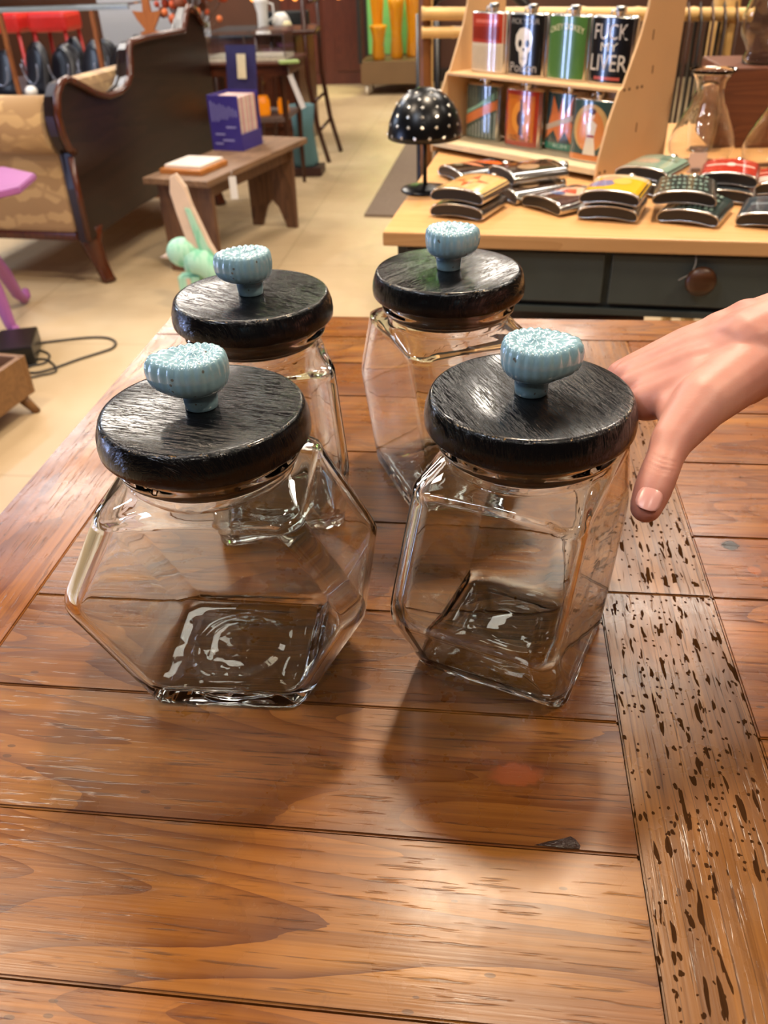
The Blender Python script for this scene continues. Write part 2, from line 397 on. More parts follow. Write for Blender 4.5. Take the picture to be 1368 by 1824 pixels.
# ------------------------------------------------------------------ glass jars
gm = NT('clear_glass'); v = gm.obj(); nz = gm.noise(v, 22, 2, 0.4)
gm.P(Base_Color=(0.945, 0.98, 0.972, 1), Roughness=0.0, IOR=1.48, Transmission_Weight=1.0); sz = gm.n('ShaderNodeSeparateXYZ', Vector=v).outputs[2]; low = gm.math('LESS_THAN', sz, 0.020)
hg = gm.math('ADD', gm.math('MULTIPLY', nz, 0.45), gm.math('MULTIPLY', gm.math('MULTIPLY', gm.noise(v, 42, 1, 0.4), low), 1.1)); gm.bump(hg, 0.22, 0.003)
GLASS = gm.m
HT, HM, HB, HD = 0.0556, 0.0935, 0.0494, 0.0510
ZM, ZS = 0.0769, 0.1461
def rrect(hw, hd, cr, N=112):
    pts = []; cr = min(cr, hw * 0.999, hd * 0.999)
    # parametrise by perimeter share fixed: 4 sides + 4 arcs
    ns, na = N // 8, N // 8
    def arc(cx, cy_, a0):
        return [(cx + cr * math.cos(a0 + (PI / 2) * k / na), cy_ + cr * math.sin(a0 + (PI / 2) * k / na)) for k in range(na)]
    segs = [((hw, -(hd - cr)), (hw, hd - cr), (hw - cr, hd - cr), 0), ((hw - cr, hd), (-(hw - cr), hd), (-(hw - cr), hd - cr), PI / 2),
            ((-hw, hd - cr), (-hw, -(hd - cr)), (-(hw - cr), -(hd - cr)), PI), ((-(hw - cr), -hd), (hw - cr, -hd), (hw - cr, -(hd - cr)), 1.5 * PI)]
    for (p0, p1, cc, a0) in segs:
        for k in range(ns): t = k / ns; pts.append((p0[0] + (p1[0] - p0[0]) * t, p0[1] + (p1[1] - p0[1]) * t))
        pts += arc(cc[0], cc[1], a0)
    return pts
def circ_like(pts, r):
    return [(r * x / math.hypot(x, y), r * y / math.hypot(x, y)) for x, y in pts]
def hexw(z, off=0.0):
    # piecewise hexagon half width with rounded vertices
    def raw(z):
        if z < ZM: return HB + (HM - HB) * z / ZM
        return HM + (HT - HM) * (z - ZM) / (ZS - ZM)
    k = 0.014; s = 0; n = 9
    for i in range(n): s += raw(min(max(z + k * (i / (n - 1) - 0.5), 0.0), ZS))
    return s / n - off
def jar_mesh():
    mb = MB(); rings = []
    def add(pts, z): rings.append([mb.v((x, y, z)) for x, y in pts])
    base0 = rrect(HB, HD, 0.008)
    # underside (slightly recessed), outer wall, shoulder, neck, then inner wall back down
    rings.append([mb.v((0, 0, 0.0014))])
    add(rrect(HB * 0.4, HD * 0.4, 0.012), 0.0014); add(rrect(HB * 0.72, HD * 0.72, 0.010), 0.0014); add(rrect(HB * 0.78, HD * 0.78, 0.009), 0.0003); add(rrect(HB - 0.0045, HD - 0.0045, 0.008), 0.0)
    add(rrect(HB - 0.0018, HD - 0.0018, 0.008), 0.0008); add(rrect(HB - 0.0002, HD - 0.0002, 0.009), 0.003)
    N = 40
    for i in range(1, N + 1):
        z = 0.003 + (ZS - 0.004 - 0.003) * i / N
        add(rrect(hexw(z), HD, 0.0125), z)
    def shoulder(hw, hd, cr, rneck, z0, z1, steps, inner=False):
        for i in range(1, steps + 1):
            t = i / steps; a = PI / 2 * t
            hw2 = hw - (hw - rneck) * (1 - math.cos(a)); hd2 = hd - (hd - rneck) * (1 - math.cos(a))
            A = rrect(hw2, hd2, cr + (0.03) * t); B = circ_like(A, rneck)
            u = t * t * (3 - 2 * t)
            add([(ax + (bx - ax) * u, ay + (by - ay) * u) for (ax, ay), (bx, by) in zip(A, B)], z0 + (z1 - z0) * math.sin(a))
    zc = ZS - 0.004
    shoulder(hexw(zc), HD, 0.0125, 0.0485, zc, 0.1500, 8)
    C = lambda r: circ_like(rrect(HT, HD, 0.03), r)
    for r, z in ((0.0485, 0.1515), (0.0485, 0.1545), (0.0488, 0.1568), (0.0510, 0.1574), (0.0526, 0.1586), (0.0531, 0.1602), (0.0526, 0.1618), (0.0508, 0.1628), (0.0497, 0.1640), (0.0495, 0.1668), (0.0497, 0.1682), (0.0491, 0.1690), (0.0478, 0.1694), (0.0463, 0.1690), (0.0456, 0.1676), (0.0453, 0.1620), (0.0453, 0.1515)):
        add(C(r), z)
    # inner
    zi = ZS - 0.008
    hw, hd = hexw(zi, 0.0036), HD - 0.0034
    st = 8
    for i in range(st, -1, -1):
        t = i / st; a = PI / 2 * t
        hw2 = hw - (hw - 0.0453) * (1 - math.cos(a)); hd2 = hd - (hd - 0.0453) * (1 - math.cos(a))
        A = rrect(hw2, hd2, 0.011 + 0.03 * t); B = circ_like(A, 0.0453); u = t * t * (3 - 2 * t)
        add([(ax + (bx - ax) * u, ay + (by - ay) * u) for (ax, ay), (bx, by) in zip(A, B)], zi + (0.1465 - zi) * math.sin(a))
    for i in range(N - 1, -1, -1):
        z = 0.014 + (zi - 0.014) * i / N
        add(rrect(hexw(z, 0.0036 if z > 0.02 else 0.0036 + 0.0012 * (0.02 - z) / 0.006), HD - 0.0034, 0.0125), z)
    ib, idp = hexw(0.014, 0.0048), HD - 0.0034
    for k, (dd, z) in enumerate(((0.0012, 0.0125), (0.0030, 0.0111), (0.0060, 0.0100), (0.0095, 0.0095))):
        add(rrect(ib - dd, idp - dd, 0.013), z)
    # raised oval on the inside of the base
    for rr_, z in ((0.0330, 0.0093), (0.0300, 0.0097), (0.0270, 0.0109), (0.0240, 0.0113), (0.0150, 0.0106)):
        add(C(rr_), z)
    rings.append([mb.v((0, 0, 0.0103))])
    mb.skin(rings, True)
    bmesh.ops.recalc_face_normals(mb.bm, faces=mb.bm.faces[:])
    me = bpy.data.meshes.new('jar_body'); mb.bm.to_mesh(me); mb.bm.free(); me.materials.append(GLASS)
    return me
JAR_ME = jar_mesh()

# black painted wooden lid
def lid_mat():
    m = NT('black_painted_wood'); tc = m.t.nodes.new('ShaderNodeTexCoord').outputs['Object']
    inf = m.n('ShaderNodeObjectInfo').outputs['Random']
    rot = m.n('ShaderNodeVectorRotate', {'rotation_type': 'Z_AXIS'}, Vector=tc, Angle=m.math('MULTIPLY', inf, 3.1)).outputs[0]
    a = m.n('ShaderNodeMapping', Vector=rot, Scale=(28, 330, 60)).outputs[0]
    st = m.noise(a, 1.0, 4, 0.62, 1.4); soft = m.noise(tc, 40, 3, 0.5)
    ridge = m.math('MULTIPLY', m.ramp(st, [(0.475, 0.0), (0.50, 1.0), (0.525, 0.0)]), m.ramp(soft, [(0.38, 0.15), (0.62, 1.0)]))
    a2 = m.n('ShaderNodeMapping', Vector=rot, Scale=(40, 700, 60)).outputs[0]
    ridge2 = m.ramp(m.noise(a2, 1.0, 3, 0.6, 2.0), [(0.52, 0.0), (0.57, 1.0), (0.63, 0.0)])
    fine = m.noise(tc, 420, 4, 0.65, 1.2)
    h = m.math('ADD', m.math('MULTIPLY', ridge, 1.0), m.math('ADD', m.math('MULTIPLY', ridge2, 0.35), m.math('MULTIPLY', fine, 0.07)))
    # scuffed paint on the arris
    geo = m.n('ShaderNodeNewGeometry')
    pt = m.ramp(geo.outputs['Pointiness'], [(0.53, 0.0), (0.58, 1.0)])
    sep = m.n('ShaderNodeSeparateXYZ', Vector=tc)
    rr = m.math('SQRT', m.math('ADD', m.math('POWER', sep.outputs[0], 2.0), m.math('POWER', sep.outputs[1], 2.0)))
    band = m.math('MULTIPLY', m.math('GREATER_THAN', rr, 0.0552), m.math('LESS_THAN', rr, 0.0568))
    band = m.math('MULTIPLY', band, m.math('GREATER_THAN', sep.outputs[2], 0.0165))
    chip = m.math('MULTIPLY', band, m.math('GREATER_THAN', m.noise(tc, 330, 4, 0.75), 0.62))
    c = m.mix(m.math('MULTIPLY', chip, 0.8), (0.0035, 0.0035, 0.0042, 1), lin('#8d6f45'))
    m.P(Base_Color=c, Roughness=m.ramp(soft, [(0.3, 0.10), (0.7, 0.19)]), Specular_IOR_Level=0.40)
    m.bump(h, 0.34, 0.0005)
    return m.m
LIDM = lid_mat()
PLUGM = plain('#3a2015', 0.4, scale=80)
mb = MB()
mb.lathe([(0, 0), (0.0572, 0), (0.0590, 0.0006), (0.0599, 0.0020), (0.0601, 0.0055), (0.0596, 0.0105), (0.0582, 0.0150), (0.0574, 0.0172), (0.0566, 0.0184), (0.0556, 0.0190), (0.0540, 0.0192), (0.030, 0.0192), (0, 0.0192)], 128)
LID_ME = mb.build('tmp', LIDM); lm = LID_ME.data; bpy.data.objects.remove(LID_ME); LID_ME = lm
mb = MB(); mb.lathe([(0, -0.0165), (0.0425, -0.0165), (0.0440, -0.0150), (0.0444, -0.001), (0.0444, 0.0), (0, 0.0)], 64)
o = mb.build('tmp', PLUGM); PLUG_ME = o.data; bpy.data.objects.remove(o)

# blue ceramic shell-shaped knob
km = NT('blue_glazed_ceramic'); tc = km.obj(); nz = km.noise(tc, 90, 4); sp = km.n('ShaderNodeTexVoronoi', Vector=tc, Scale=260.0)
spm = km.math('MULTIPLY', km.math('LESS_THAN', sp.outputs['Distance'], 0.22), km.math('GREATER_THAN', km.noise(tc, 70, 2), 0.60))
kc = km.mix(nz, lin('#7ea3b1'), lin('#98bac6')); kc = km.mix(km.math('MULTIPLY', spm, 0.75), kc, lin('#5d4a33'))
km.P(Base_Color=kc, Roughness=0.16, Specular_IOR_Level=0.6, Coat_Weight=0.5, Coat_Roughness=0.06); km.bump(nz, 0.12, 0.0006)
def knob_mesh(stretch):
    mb = MB(); n = 144; NR = 22
    def outline(a):
        # round shell with one lobe running out (spiral end); a=0 is the lobe
        d = (a + PI) % (2 * PI) - PI
        lobe = math.exp(-(d / 0.50) ** 2) * 0.0064 * stretch
        tail = 0.0014 * math.cos(a)
        return 0.0190 + lobe + tail
    def scal(a, k): return 1 + k * (abs(math.sin(a * NR / 2)) - 0.6)
    prof = [(0.50, 0.0100, 0), (0.62, 0.0106, 0.0), (0.82, 0.0120, 0.008), (0.94, 0.0145, 0.015), (1.00, 0.0180, 0.02), (1.02, 0.0220, 0.028), (1.01, 0.0258, 0.045), (0.97, 0.0288, 0.07), (0.92, 0.0303, 0.03), (0.84, 0.0310, 0.0), (0.74, 0.0311, 0), (0.64, 0.0304, 0), (0.56, 0.0298, 0), (0.48, 0.0296, 0), (0.41, 0.0305, 0), (0.34, 0.0309, 0), (0.27, 0.0302, 0), (0.20, 0.0300, 0), (0.13, 0.0306, 0), (0.05, 0.0312, 0)]
    rings = []
    for (r, z) in ((0.0001, 0), (0.0088, 0), (0.0093, 0.0005), (0.0095, 0.004), (0.0099, 0.008), (0.0101, 0.0098)):
        rings.append([mb.v((r * math.cos(2 * PI * i / n), r * math.sin(2 * PI * i / n), z)) for i in range(n)])
    for (k, z, s_) in prof:
        ring = []
        for i in range(n):
            a = 2 * PI * i / n; R = outline(a)
            mix = min(1.0, max(0.0, (k - 0.3) / 0.5)); R = R * mix + 0.0190 * (1 - mix)
            rr = k * R * scal(a, s_); zz = z
            if z > 0.0295:  # petals radiating on the top, beads in the middle
                if k > 0.5: zz += 0.0011 * (abs(math.sin(a * NR / 2 + (1.2 if k < 0.7 else 0))) - 0.5) * (1.0 if k < 0.9 else 0.6)
                else: zz += 0.0005 * math.sin(a * 6 + k * 12)
            if z > 0.025: zz += 0.0006 * (k * math.cos(a - 2.2))
            ring.append(mb.v((rr * math.cos(a), rr * math.sin(a), zz)))
        rings.append(ring)
    rings.append([mb.v((0, 0, 0.0313))])
    mb.skin(rings, True); bmesh.ops.recalc_face_normals(mb.bm, faces=mb.bm.faces[:])
    me = bpy.data.meshes.new('knob'); mb.bm.to_mesh(me); mb.bm.free(); me.materials.append(km.m); return me
KN = [knob_mesh(1.0), knob_mesh(0.55)]
jars = [((-0.1535, 0.4039), 0.0354, 3.30, 0, 'clear glass jar with black lid, front left, its wide six-sided face turned to the camera'),
        ((0.0291, 0.4302), 1.2185, 0.10, 0, 'clear glass jar with black lid, front right, steadied by the hand'),
        ((-0.1703, 0.5857), 1.93, 3.40, 1, 'clear glass jar with black lid, rear left, partly hidden by the front left jar'),
        ((-0.0270, 0.6460), 2.011, 0.35, 1, 'clear glass jar with black lid, rear right, standing farthest back towards the flask table')]
for (jx, jy), rz, kr, kk, lb in jars:
    J = thing('glass_jar', lb, 'jar', (jx, jy, TZ + 0.0002), rz, 'four hexagonal candy jars')
    link('jar_body', JAR_ME, J)
    L = link('lid', LID_ME, J, 'black painted wooden lid'); L.location = (0, 0, 0.1695)
    link('plug', PLUG_ME, L)
    K = link('knob', KN[kk], L, 'pale blue ceramic shell-shaped knob'); K.location = (0, 0, 0.0192); K.rotation_euler = (0, 0, kr - rz)
#PART2
# ------------------------------------------------------------------ the hand
def cap_rings(a, b, ra, rb, n=14):
    a, b = Vector(a), Vector(b); t = (b - a).normalized(); ref = Vector((0, 0, 1)) if abs(t.z) < 0.9 else Vector((1, 0, 0))
    x = t.cross(ref).normalized(); y = t.cross(x); out = []
    for k in range(0, 5):
        ph = -PI / 2 + PI / 2 * k / 4; out.append((a + t * (ra * math.sin(ph)), max(ra * math.cos(ph), 1e-5)))
    for k in range(1, 6):
        ph = PI / 2 * (k - 1) / 4 if k > 1 else 0; out.append((b + t * (rb * math.sin(ph)), max(rb * math.cos(ph), 1e-5)))
    return [[c + x * (r * math.cos(2 * PI * i / n)) + y * (r * math.sin(2 * PI * i / n)) for i in range(n)] for c, r in out]
def capsule(bm, a, b, ra, rb):
    R = [[bm.verts.new(p) for p in ring] for ring in cap_rings(a, b, ra, rb)]
    n = len(R[0])
    for A, B in zip(R[:-1], R[1:]):
        for i in range(n): bm.faces.new([A[i], A[(i + 1) % n], B[(i + 1) % n], B[i]])
    bm.faces.new(R[0][::-1]); bm.faces.new(R[-1])
D = atd
K2, K3, K4, K5 = D(1152, 716, .490), D(1132, 692, .505), D(1118, 674, .520), D(1106, 668, .534)
W2, W3, W4, W5 = D(1325, 668, .486), D(1330, 636, .490), D(1335, 606, .496), D(1335, 582, .506)
TC, TM, TI, TT = D(1250, 716, .464), D(1196, 786, .452), D(1173, 845, .443), D(1151, 903, .437)
WR = D(1385, 606, .500); FA = D(1480, 566, .516); FB = D(1820, 440, .580)
bm = bmesh.new()
chain = [(FB, FA, .044, .033), (FA, WR, .033, .0262), (WR, (W3 + W4) / 2, .0262, .024),
         (FA, W3.lerp(K3, .15), .031, .0195), (FA, W4.lerp(K4, .2), .031, .0185), (FA, W5.lerp(K5, .2), .0285, .0165), (FA, W2.lerp(K2, .1), .030, .0185),
         (WR, W2, .022, .0185), (WR, W5, .0235, .0175)]
for Wn, Kn, r0, r1 in ((W2, K2, .0175, .0118), (W3, K3, .0175, .0115), (W4, K4, .0165, .0110), (W5, K5, .0150, .0098)):
    mid = Wn.lerp(Kn, 0.5) + Vector((0.001, -0.001, 0.003)); chain += [(Wn, mid, r0, (r0 + r1) / 2 + .0008), (mid, Kn, (r0 + r1) / 2 + .0008, r1)]
chain += [(W2.lerp(WR, 0.4), TC, .020, .0165), (TC, TM, .0165, .0116), (TM, TM.lerp(TI, .5), .0116, .0101), (TM.lerp(TI, .5), TI, .0101, .0104), (TI, TI.lerp(TT, .55), .0104, .0101), (TI.lerp(TT, .55), TT, .0101, .0088),
          (W2.lerp(K2, .45), TC.lerp(TM, .45), .0150, .0135), (K2.lerp(W2, .22), TC.lerp(TM, .72), .0098, .0100), (K2.lerp(W2, .45), TM, .010, .0100)]
fing = [(K2, (.090, .492, .912), (.070, .512, .900), (.054, .516, .890), .0088),
        (K3, (.095, .512, .900), (.074, .532, .884), (.057, .536, .872), .0088),
        (K4, (.101, .531, .885), (.080, .550, .868), (.062, .552, .856), .0083),
        (K5, (.108, .546, .872), (.090, .562, .856), (.074, .564, .846), .0073)]
for k, a, b, c_, r in fing:
    a, b, c_ = Vector(a), Vector(b), Vector(c_)
    chain += [(k, a, r + .0018, r), (a, b, r, r * .92), (b, c_, r * .92, r * .8)]
prs = ((W2, K2, .0175, .0112), (W3, K3, .0175, .0112), (W4, K4, .0165, .0108), (W5, K5, .0150, .0098))
for (A0, A1, r0, r1), (B0, B1, r2, r3) in zip(prs[:-1], prs[1:]):
    for q in (.25, .5, .75):
        up_ = Vector((0.0004, -0.0009, 0.0016)); chain += [(A0.lerp(B0, q) + up_, A0.lerp(B0, q).lerp(A1.lerp(B1, q), .93) + up_ * .6, (r0 + r2) / 2, (r1 + r3) / 2 - .0004)]
for a, b, ra, rb in chain: capsule(bm, a, b, ra, rb)
bmesh.ops.recalc_face_normals(bm, faces=bm.faces[:])
me = bpy.data.meshes.new('hand_raw'); bm.to_mesh(me); bm.free()
ho = bpy.data.objects.new('hand_raw', me); COL.objects.link(ho)
md = ho.modifiers.new('r', 'REMESH'); md.mode = 'VOXEL'; md.voxel_size = 0.0013; md.use_smooth_shade = True
md = ho.modifiers.new('s', 'SMOOTH'); md.factor = 0.5; md.iterations = 26
hme = bpy.data.meshes.new_from_object(ho.evaluated_get(bpy.context.evaluated_depsgraph_get())); hme.name = 'person'
bpy.data.objects.remove(ho)
# shape the thumb creases and the nail bed
tdir = (TT - TI).normalized(); toward = (CAM - TI).normalized(); side = tdir.cross(toward).normalized(); nrm = side.cross(tdir).normalized()
if nrm.dot(CAM - TI) < 0: nrm = -nrm
for v in hme.vertices:
    p = v.co; d = p - TI; t = d.dot(tdir); s_ = d.dot(side); q = d.dot(nrm)
    if q > 0 and abs(s_) < .0105 and -0.012 < t < 0.012:
        dep = sum(a_ * math.exp(-((t + 0.9 * s_ * s_ / .0105 * 0.6 - c0) / .0006) ** 2) for c0, a_ in ((-.0046, .00045), (-.0018, .0006), (.0012, .00065), (.0034, .0004)))
        v.co = p - nrm * dep * max(0.0, 1 - (s_ / .0105) ** 2)
for p in hme.polygons: p.use_smooth = True
sm = NT('skin'); v = sm.obj(); a = sm.noise(v, 28, 3, 0.5); b = sm.noise(v, 700, 3, 0.6)
sk = sm.ramp(a, [(0.30, lin('#ad6f60')), (0.5, lin('#bc7f6e')), (0.70, lin('#c68d7b'))])
sm.P(Base_Color=sk, Roughness=0.48, Subsurface_Weight=0.25, Subsurface_Radius=(1.0, 0.35, 0.2), Subsurface_Scale=0.004)
sm.bump(sm.math('ADD', b, sm.noise(sm.obj((1, 1, 1)), 160, 2)), 0.10, 0.0006)
hme.materials.clear(); hme.materials.append(sm.m)
HAND = link('person', hme); tag(HAND, 'bare hand reaching in from the right, thumb pointing down beside the front right jar', 'person')
nm = NT('fingernail'); nm.P(Base_Color=lin('#cf958b'), Roughness=0.28)
mb = MB(); R_ = []
nc = TI + tdir * .0190
for i in range(9):
    t = -math.cos(PI * i / 8); row = []
    for j in range(9):
        s_ = -1 + 2 * j / 8; wx = .0063 * max(0.0, 1 - abs(t) ** 3.4) ** 0.5 + .0002
        P_ = nc + tdir * (t * .0068) + side * (s_ * wx) + nrm * (.0095 - .0022 * (s_ * wx / .0063) ** 2 - .0004 * t - .0006 * t * t)
        row.append(mb.v(P_))
    R_.append(row)
mb.skin(R_, True, False); NAIL = mb.build('thumbnail', nm.m, HAND, 'glossy pink thumbnail', fix=False)
md = NAIL.modifiers.new('t', 'SOLIDIFY'); md.thickness = 0.0008

# ------------------------------------------------------------------ flask table
FT = thing('flask_table', 'long table with pale wooden top and charcoal painted drawers, behind the jars', 'table', (-0.172, 1.418, 0), math.radians(-5.0))
PT = wood('#d9a770', '#c39059', 'X', 0.42, 0.8)
mb = MB(); mb.box((0.62, 0.52, 0.748), (1.24, 1.04, 0.024), 0.003); mb.build('tabletop', PT, FT)
GP = plain('#3f4541', 0.45, var=0.2, scale=12, bump=0.1)
mb = MB(); mb.box((0.62, 0.52, 0.685), (1.20, 0.98, 0.101), 0.002); mb.box((0.62, 0.026, 0.630), (1.20, 0.016, 0.012), 0.002); mb.build('apron', GP, FT)
for x0, x1 in ((0.035, 0.375), (0.380, 0.80), (0.805, 1.20)):
    mb = MB(); mb.box(((x0 + x1) / 2, 0.024, 0.687), (x1 - x0 - 0.006, 0.016, 0.084), 0.0025); dr = mb.build('drawer', plain('#474d49', 0.42, var=0.15, scale=15), FT)
    kx = {0.380: 0.525, 0.035: 0.16}.get(x0, (x0 + x1) / 2)
    mb = MB(); mb.M = Matrix.Translation((kx, 0.016, 0.694)) @ Matrix.Rotation(PI / 2, 4, 'X')
    mb.lathe([(0, 0), (0.010, 0), (0.010, 0.008), (0.022, 0.012), (0.0245, 0.017), (0.021, 0.023), (0.009, 0.026), (0, 0.026)], 32); mb.build('knob', wood('#5a351c', '#2e190d', 'X', 0.35), dr)
for x in (0.07, 1.17):
    for y in (0.07, 0.97):
        mb = MB(); mb.tube([(x, y, 0), (x, y, 0.64)], [0.014, 0.026], 4, False); mb.build('leg', GP, FT)
st_m = plain('#9b9387', 0.7)
mb = MB(); mb.tube([(0.512, 0.010, 0.735), (0.513, 0.004, 0.722), (0.509, 0.002, 0.706), (0.497, 0.001, 0.699), (0.490, 0.002, 0.694)], 0.0009, 6); sg = mb.build('string_tag', st_m)
sg.location = FT.location; sg.rotation_euler = FT.rotation_euler; tag(sg, 'short pale string hanging over the brown round drawer knob', 'string')
# dark stool legs under that table
ST = thing('wooden_stool', 'low dark brown wooden stool under the flask table, only its legs seen', 'stool', (0.17, 2.0, 0), 0.1)
dk = wood('#4a2412', '#2c140a', 'Z', 0.4)
mb = MB(); mb.box((0, 0, 0.44), (0.36, 0.34, 0.03), 0.006); mb.build('seat', dk, ST)
for x in (-.15, .15):
    for y in (-.14, .14):
        mb = MB(); mb.tube([(x * 1.1, y * 1.1, 0), (x, y, 0.43)], 0.016, 8); mb.build('leg', dk, ST)

# ------------------------------------------------------------------ flasks
STEEL = plain((0.62, 0.60, 0.57, 1), 0.22, 1.0, 0.05, 40)
DSTEEL = plain((0.012, 0.011, 0.012, 1), 0.35, 0.0, 0.1, 40)
FW_, FH_, FT_, FB_ = 0.103, 0.118, 0.021, 0.0065
def yc(x): return -FB_ * (1 - (2 * x / FW_) ** 2) + FB_ * 0.5
def th(x): return FT_ * (max(0.0, 1 - abs(2 * x / FW_) ** 9)) ** 0.5
def yfront(x): return yc(x) - th(x) / 2
def flask_body():
    mb = MB(); rings = []
    N = 22
    def ring(z, ins):
        pts = []
        for i in range(N + 1):
            a = PI * i / N; x = -FW_ / 2 * math.cos(a); pts.append((x, yc(x) - th(x) / 2))
        for i in range(1, N):
            a = PI * i / N; x = FW_ / 2 * math.cos(a); pts.append((x, yc(x) + th(x) / 2))
        k = 1 - ins / (FW_ / 2)
        return [mb.v((x * k, (yy if ins == 0 else yc(x) + (yy - yc(x)) * (1 - ins / (FT_ / 2)) if abs(yy - yc(x)) > 1e-6 else yy), z)) for x, yy in pts]
    mb.mat(DSTEEL)
    R = [ring(0.0012, .0040), ring(0.0010, .0022)]; mb.f(R[0][::-1]); mb.skin(R)
    mb.mat(STEEL); R2 = [R[1], ring(0.0, .0014), ring(0.0008, .0004), ring(0.0030, 0)]; mb.skin(R2)
    R3 = [R2[-1], ring(FH_ - 0.005, 0)]; mb.skin(R3)
    R4 = [R3[-1], ring(FH_ - 0.002, .0008), ring(FH_, .004)]; mb.skin(R4); mb.f(R4[-1])
    o = mb.build('tmp'); me = o.data; bpy.data.objects.remove(o); me.name = 'body'; return me
def flask_cap():
    mb = MB(); c = (0.012, yc(0), FH_ - 0.001)
    mb.lathe([(0, 0), (0.0098, 0), (0.0086, 0.004), (0.0086, 0.005), (0.0104, 0.0055), (0.0107, 0.0075), (0.0104, 0.0150), (0.0095, 0.0162), (0, 0.0162)], 24, True, c)
    mb.tube([(c[0] - .010, c[1], c[2] + .008), (c[0] - .019, c[1], c[2] + .0085), (c[0] - .021, c[1], c[2] + .001)], 0.0022, 6)
    o = mb.build('tmp', STEEL); me = o.data; bpy.data.objects.remove(o); me.name = 'cap'; return me
BODY_ME, CAP_ME = flask_body(), flask_cap()
def gloss(h): return plain(h, 0.16, 0.0, 0.06, 60, 0, 0.5, 0.7)
def label_mesh(base, ops):
    mb = MB(); lay = [0]
    def P(x, z):
        X = x * FW_ * 0.5; return (X, yfront(X) - 0.0004 - lay[0] * 0.00012, 0.004 + z * (FH_ - 0.008))
    def rect(x0, x1, z0, z1, c):
        mb.mat(gloss(c)); n = max(2, int((x1 - x0) * 9)); g = [[mb.v(P(x0 + (x1 - x0) * i / n, z)) for i in range(n + 1)] for z in (z0, z1)]
        for i in range(n): mb.f([g[0][i], g[0][i + 1], g[1][i + 1], g[1][i]], True)
    def tri(a, b, c):
        L_ = [(math.dist(a, b), a, b, c), (math.dist(b, c), b, c, a), (math.dist(c, a), c, a, b)]; l_, p, q, r_ = max(L_, key=lambda t: abs(t[1][0] - t[2][0]))
        if abs(p[0] - q[0]) > 0.16:
            m_ = ((p[0] + q[0]) / 2, (p[1] + q[1]) / 2); tri(p, m_, r_); tri(m_, q, r_)
        else: mb.f([mb.v(P(*a)), mb.v(P(*b)), mb.v(P(*c))])
    rect(-0.965, 0.965, 0.0, 1.0, base)
    for op in ops:
        lay[0] += 1; k = op[0]
        if k == 'rect': rect(*op[1:])
        elif k == 'poly':
            mb.mat(gloss(op[2])); pts = op[1]; cx_ = sum(p[0] for p in pts) / len(pts); cz_ = sum(p[1] for p in pts) / len(pts)
            for i in range(len(pts)): tri((cx_, cz_), pts[i], pts[(i + 1) % len(pts)])
        elif k == 'ell':
            _, cx_, cz_, rx, rz, c = op; mb.mat(gloss(c)); pts = [(cx_ + rx * math.cos(2 * PI * i / 24), cz_ + rz * math.sin(2 * PI * i / 24)) for i in range(24)]
            for i in range(24): tri((cx_, cz_), pts[i], pts[(i + 1) % 24])
        elif k == 'text':
            _, s_, cx_, cz_, hgt, wid, c = op[:7]; ang = op[7] if len(op) > 7 else 0.0; arc = op[8] if len(op) > 8 else 0.0
            def mf(p):
                x, z = p.x, p.y; xr = x * math.cos(ang) - z * math.sin(ang); zr = x * math.sin(ang) + z * math.cos(ang)
                zr -= arc * x * x
                return P(cx_ + xr, cz_ + zr)
            cu_w = wid; text_mb(mb, s_, 1.0, Matrix.Diagonal((1, hgt / 0.7, 1, 1)), gloss(c), width=wid, mapf=mf)
    o = mb.build('tmp', fix=False); me = o.data; bpy.data.objects.remove(o); me.name = 'printed_wrap'; return me
def skull(c='#e9e2d0', e='#15120f'):
    h = [(.04, .80), (.28, .76), (.42, .64), (.40, .50), (.36, .42), (.24, .38), (.20, .20), (.02, .13), (-.16, .20), (-.22, .38), (-.36, .42), (-.44, .52), (-.42, .66), (-.24, .77)]
    return [('poly', h, c), ('ell', -.18, .53, .10, .065, e), ('ell', .20, .53, .10, .065, e), ('ell', .02, .43, .05, .03, e), ('rect', -.14, .16, .275, .285, '#8f8672')] + [('rect', x, x + .015, .235, .33, '#8f8672') for x in (-.10, -.03, .04, .11)]
L = {}
L['red'] = label_mesh('#d9c9ac', [('rect', -.93, .93, .50, 1, '#b5402c'), ('rect', -.6, .6, .84, .90, '#dd7460')] + [('rect', -.8 + .13 * i, -.8 + .13 * i + .07, .56, .78, '#7d2419') for i in range(12)] + [('rect', -.8, .8, .06 + .045 * i, .07 + .045 * i, '#bfae90') for i in range(9)])
L['skull'] = label_mesh('#191817', [('text', 'PICK YOUR', 0, .89, .09, 1.4, '#a9a399')] + skull() + [('text', 'Poison', .02, .12, .16, 1.35, '#b4ada2')])
L['green'] = label_mesh('#4f7a3c', [('text', 'OKEY DOKEY', 0, .84, .10, 1.6, '#e6dcb4', 0, .12)])
L['black'] = label_mesh('#151416', [('text', 'FUCK', 0, .78, .24, 1.45, '#d5cdc2'), ('text', 'MY', 0, .555, .13, .75, '#e6ddc0'), ('text', 'LIVER', 0, .30, .26, 1.6, '#d9d2c4'), ('rect', -.55, .6, .045, .095, '#b3564b')])
L['teal'] = label_mesh('#3f5148', [('poly', [(-.9, .42), (.9, .78), (.9, .92), (-.2, .62), (-.9, .5)], '#7fae97'), ('poly', [(-.92, .22), (.92, .58), (.92, .76), (-.92, .40)], '#cf7440')] + [('rect', -.8 + .2 * i, -.8 + .2 * i + .09, .03, .16 + .045 * i, '#8d9a8f') for i in range(9)] + [('rect', -.8 + .2 * i, -.8 + .2 * i + .05, .72 + .02 * (i % 2), .95, '#5f7468') for i in range(9)])
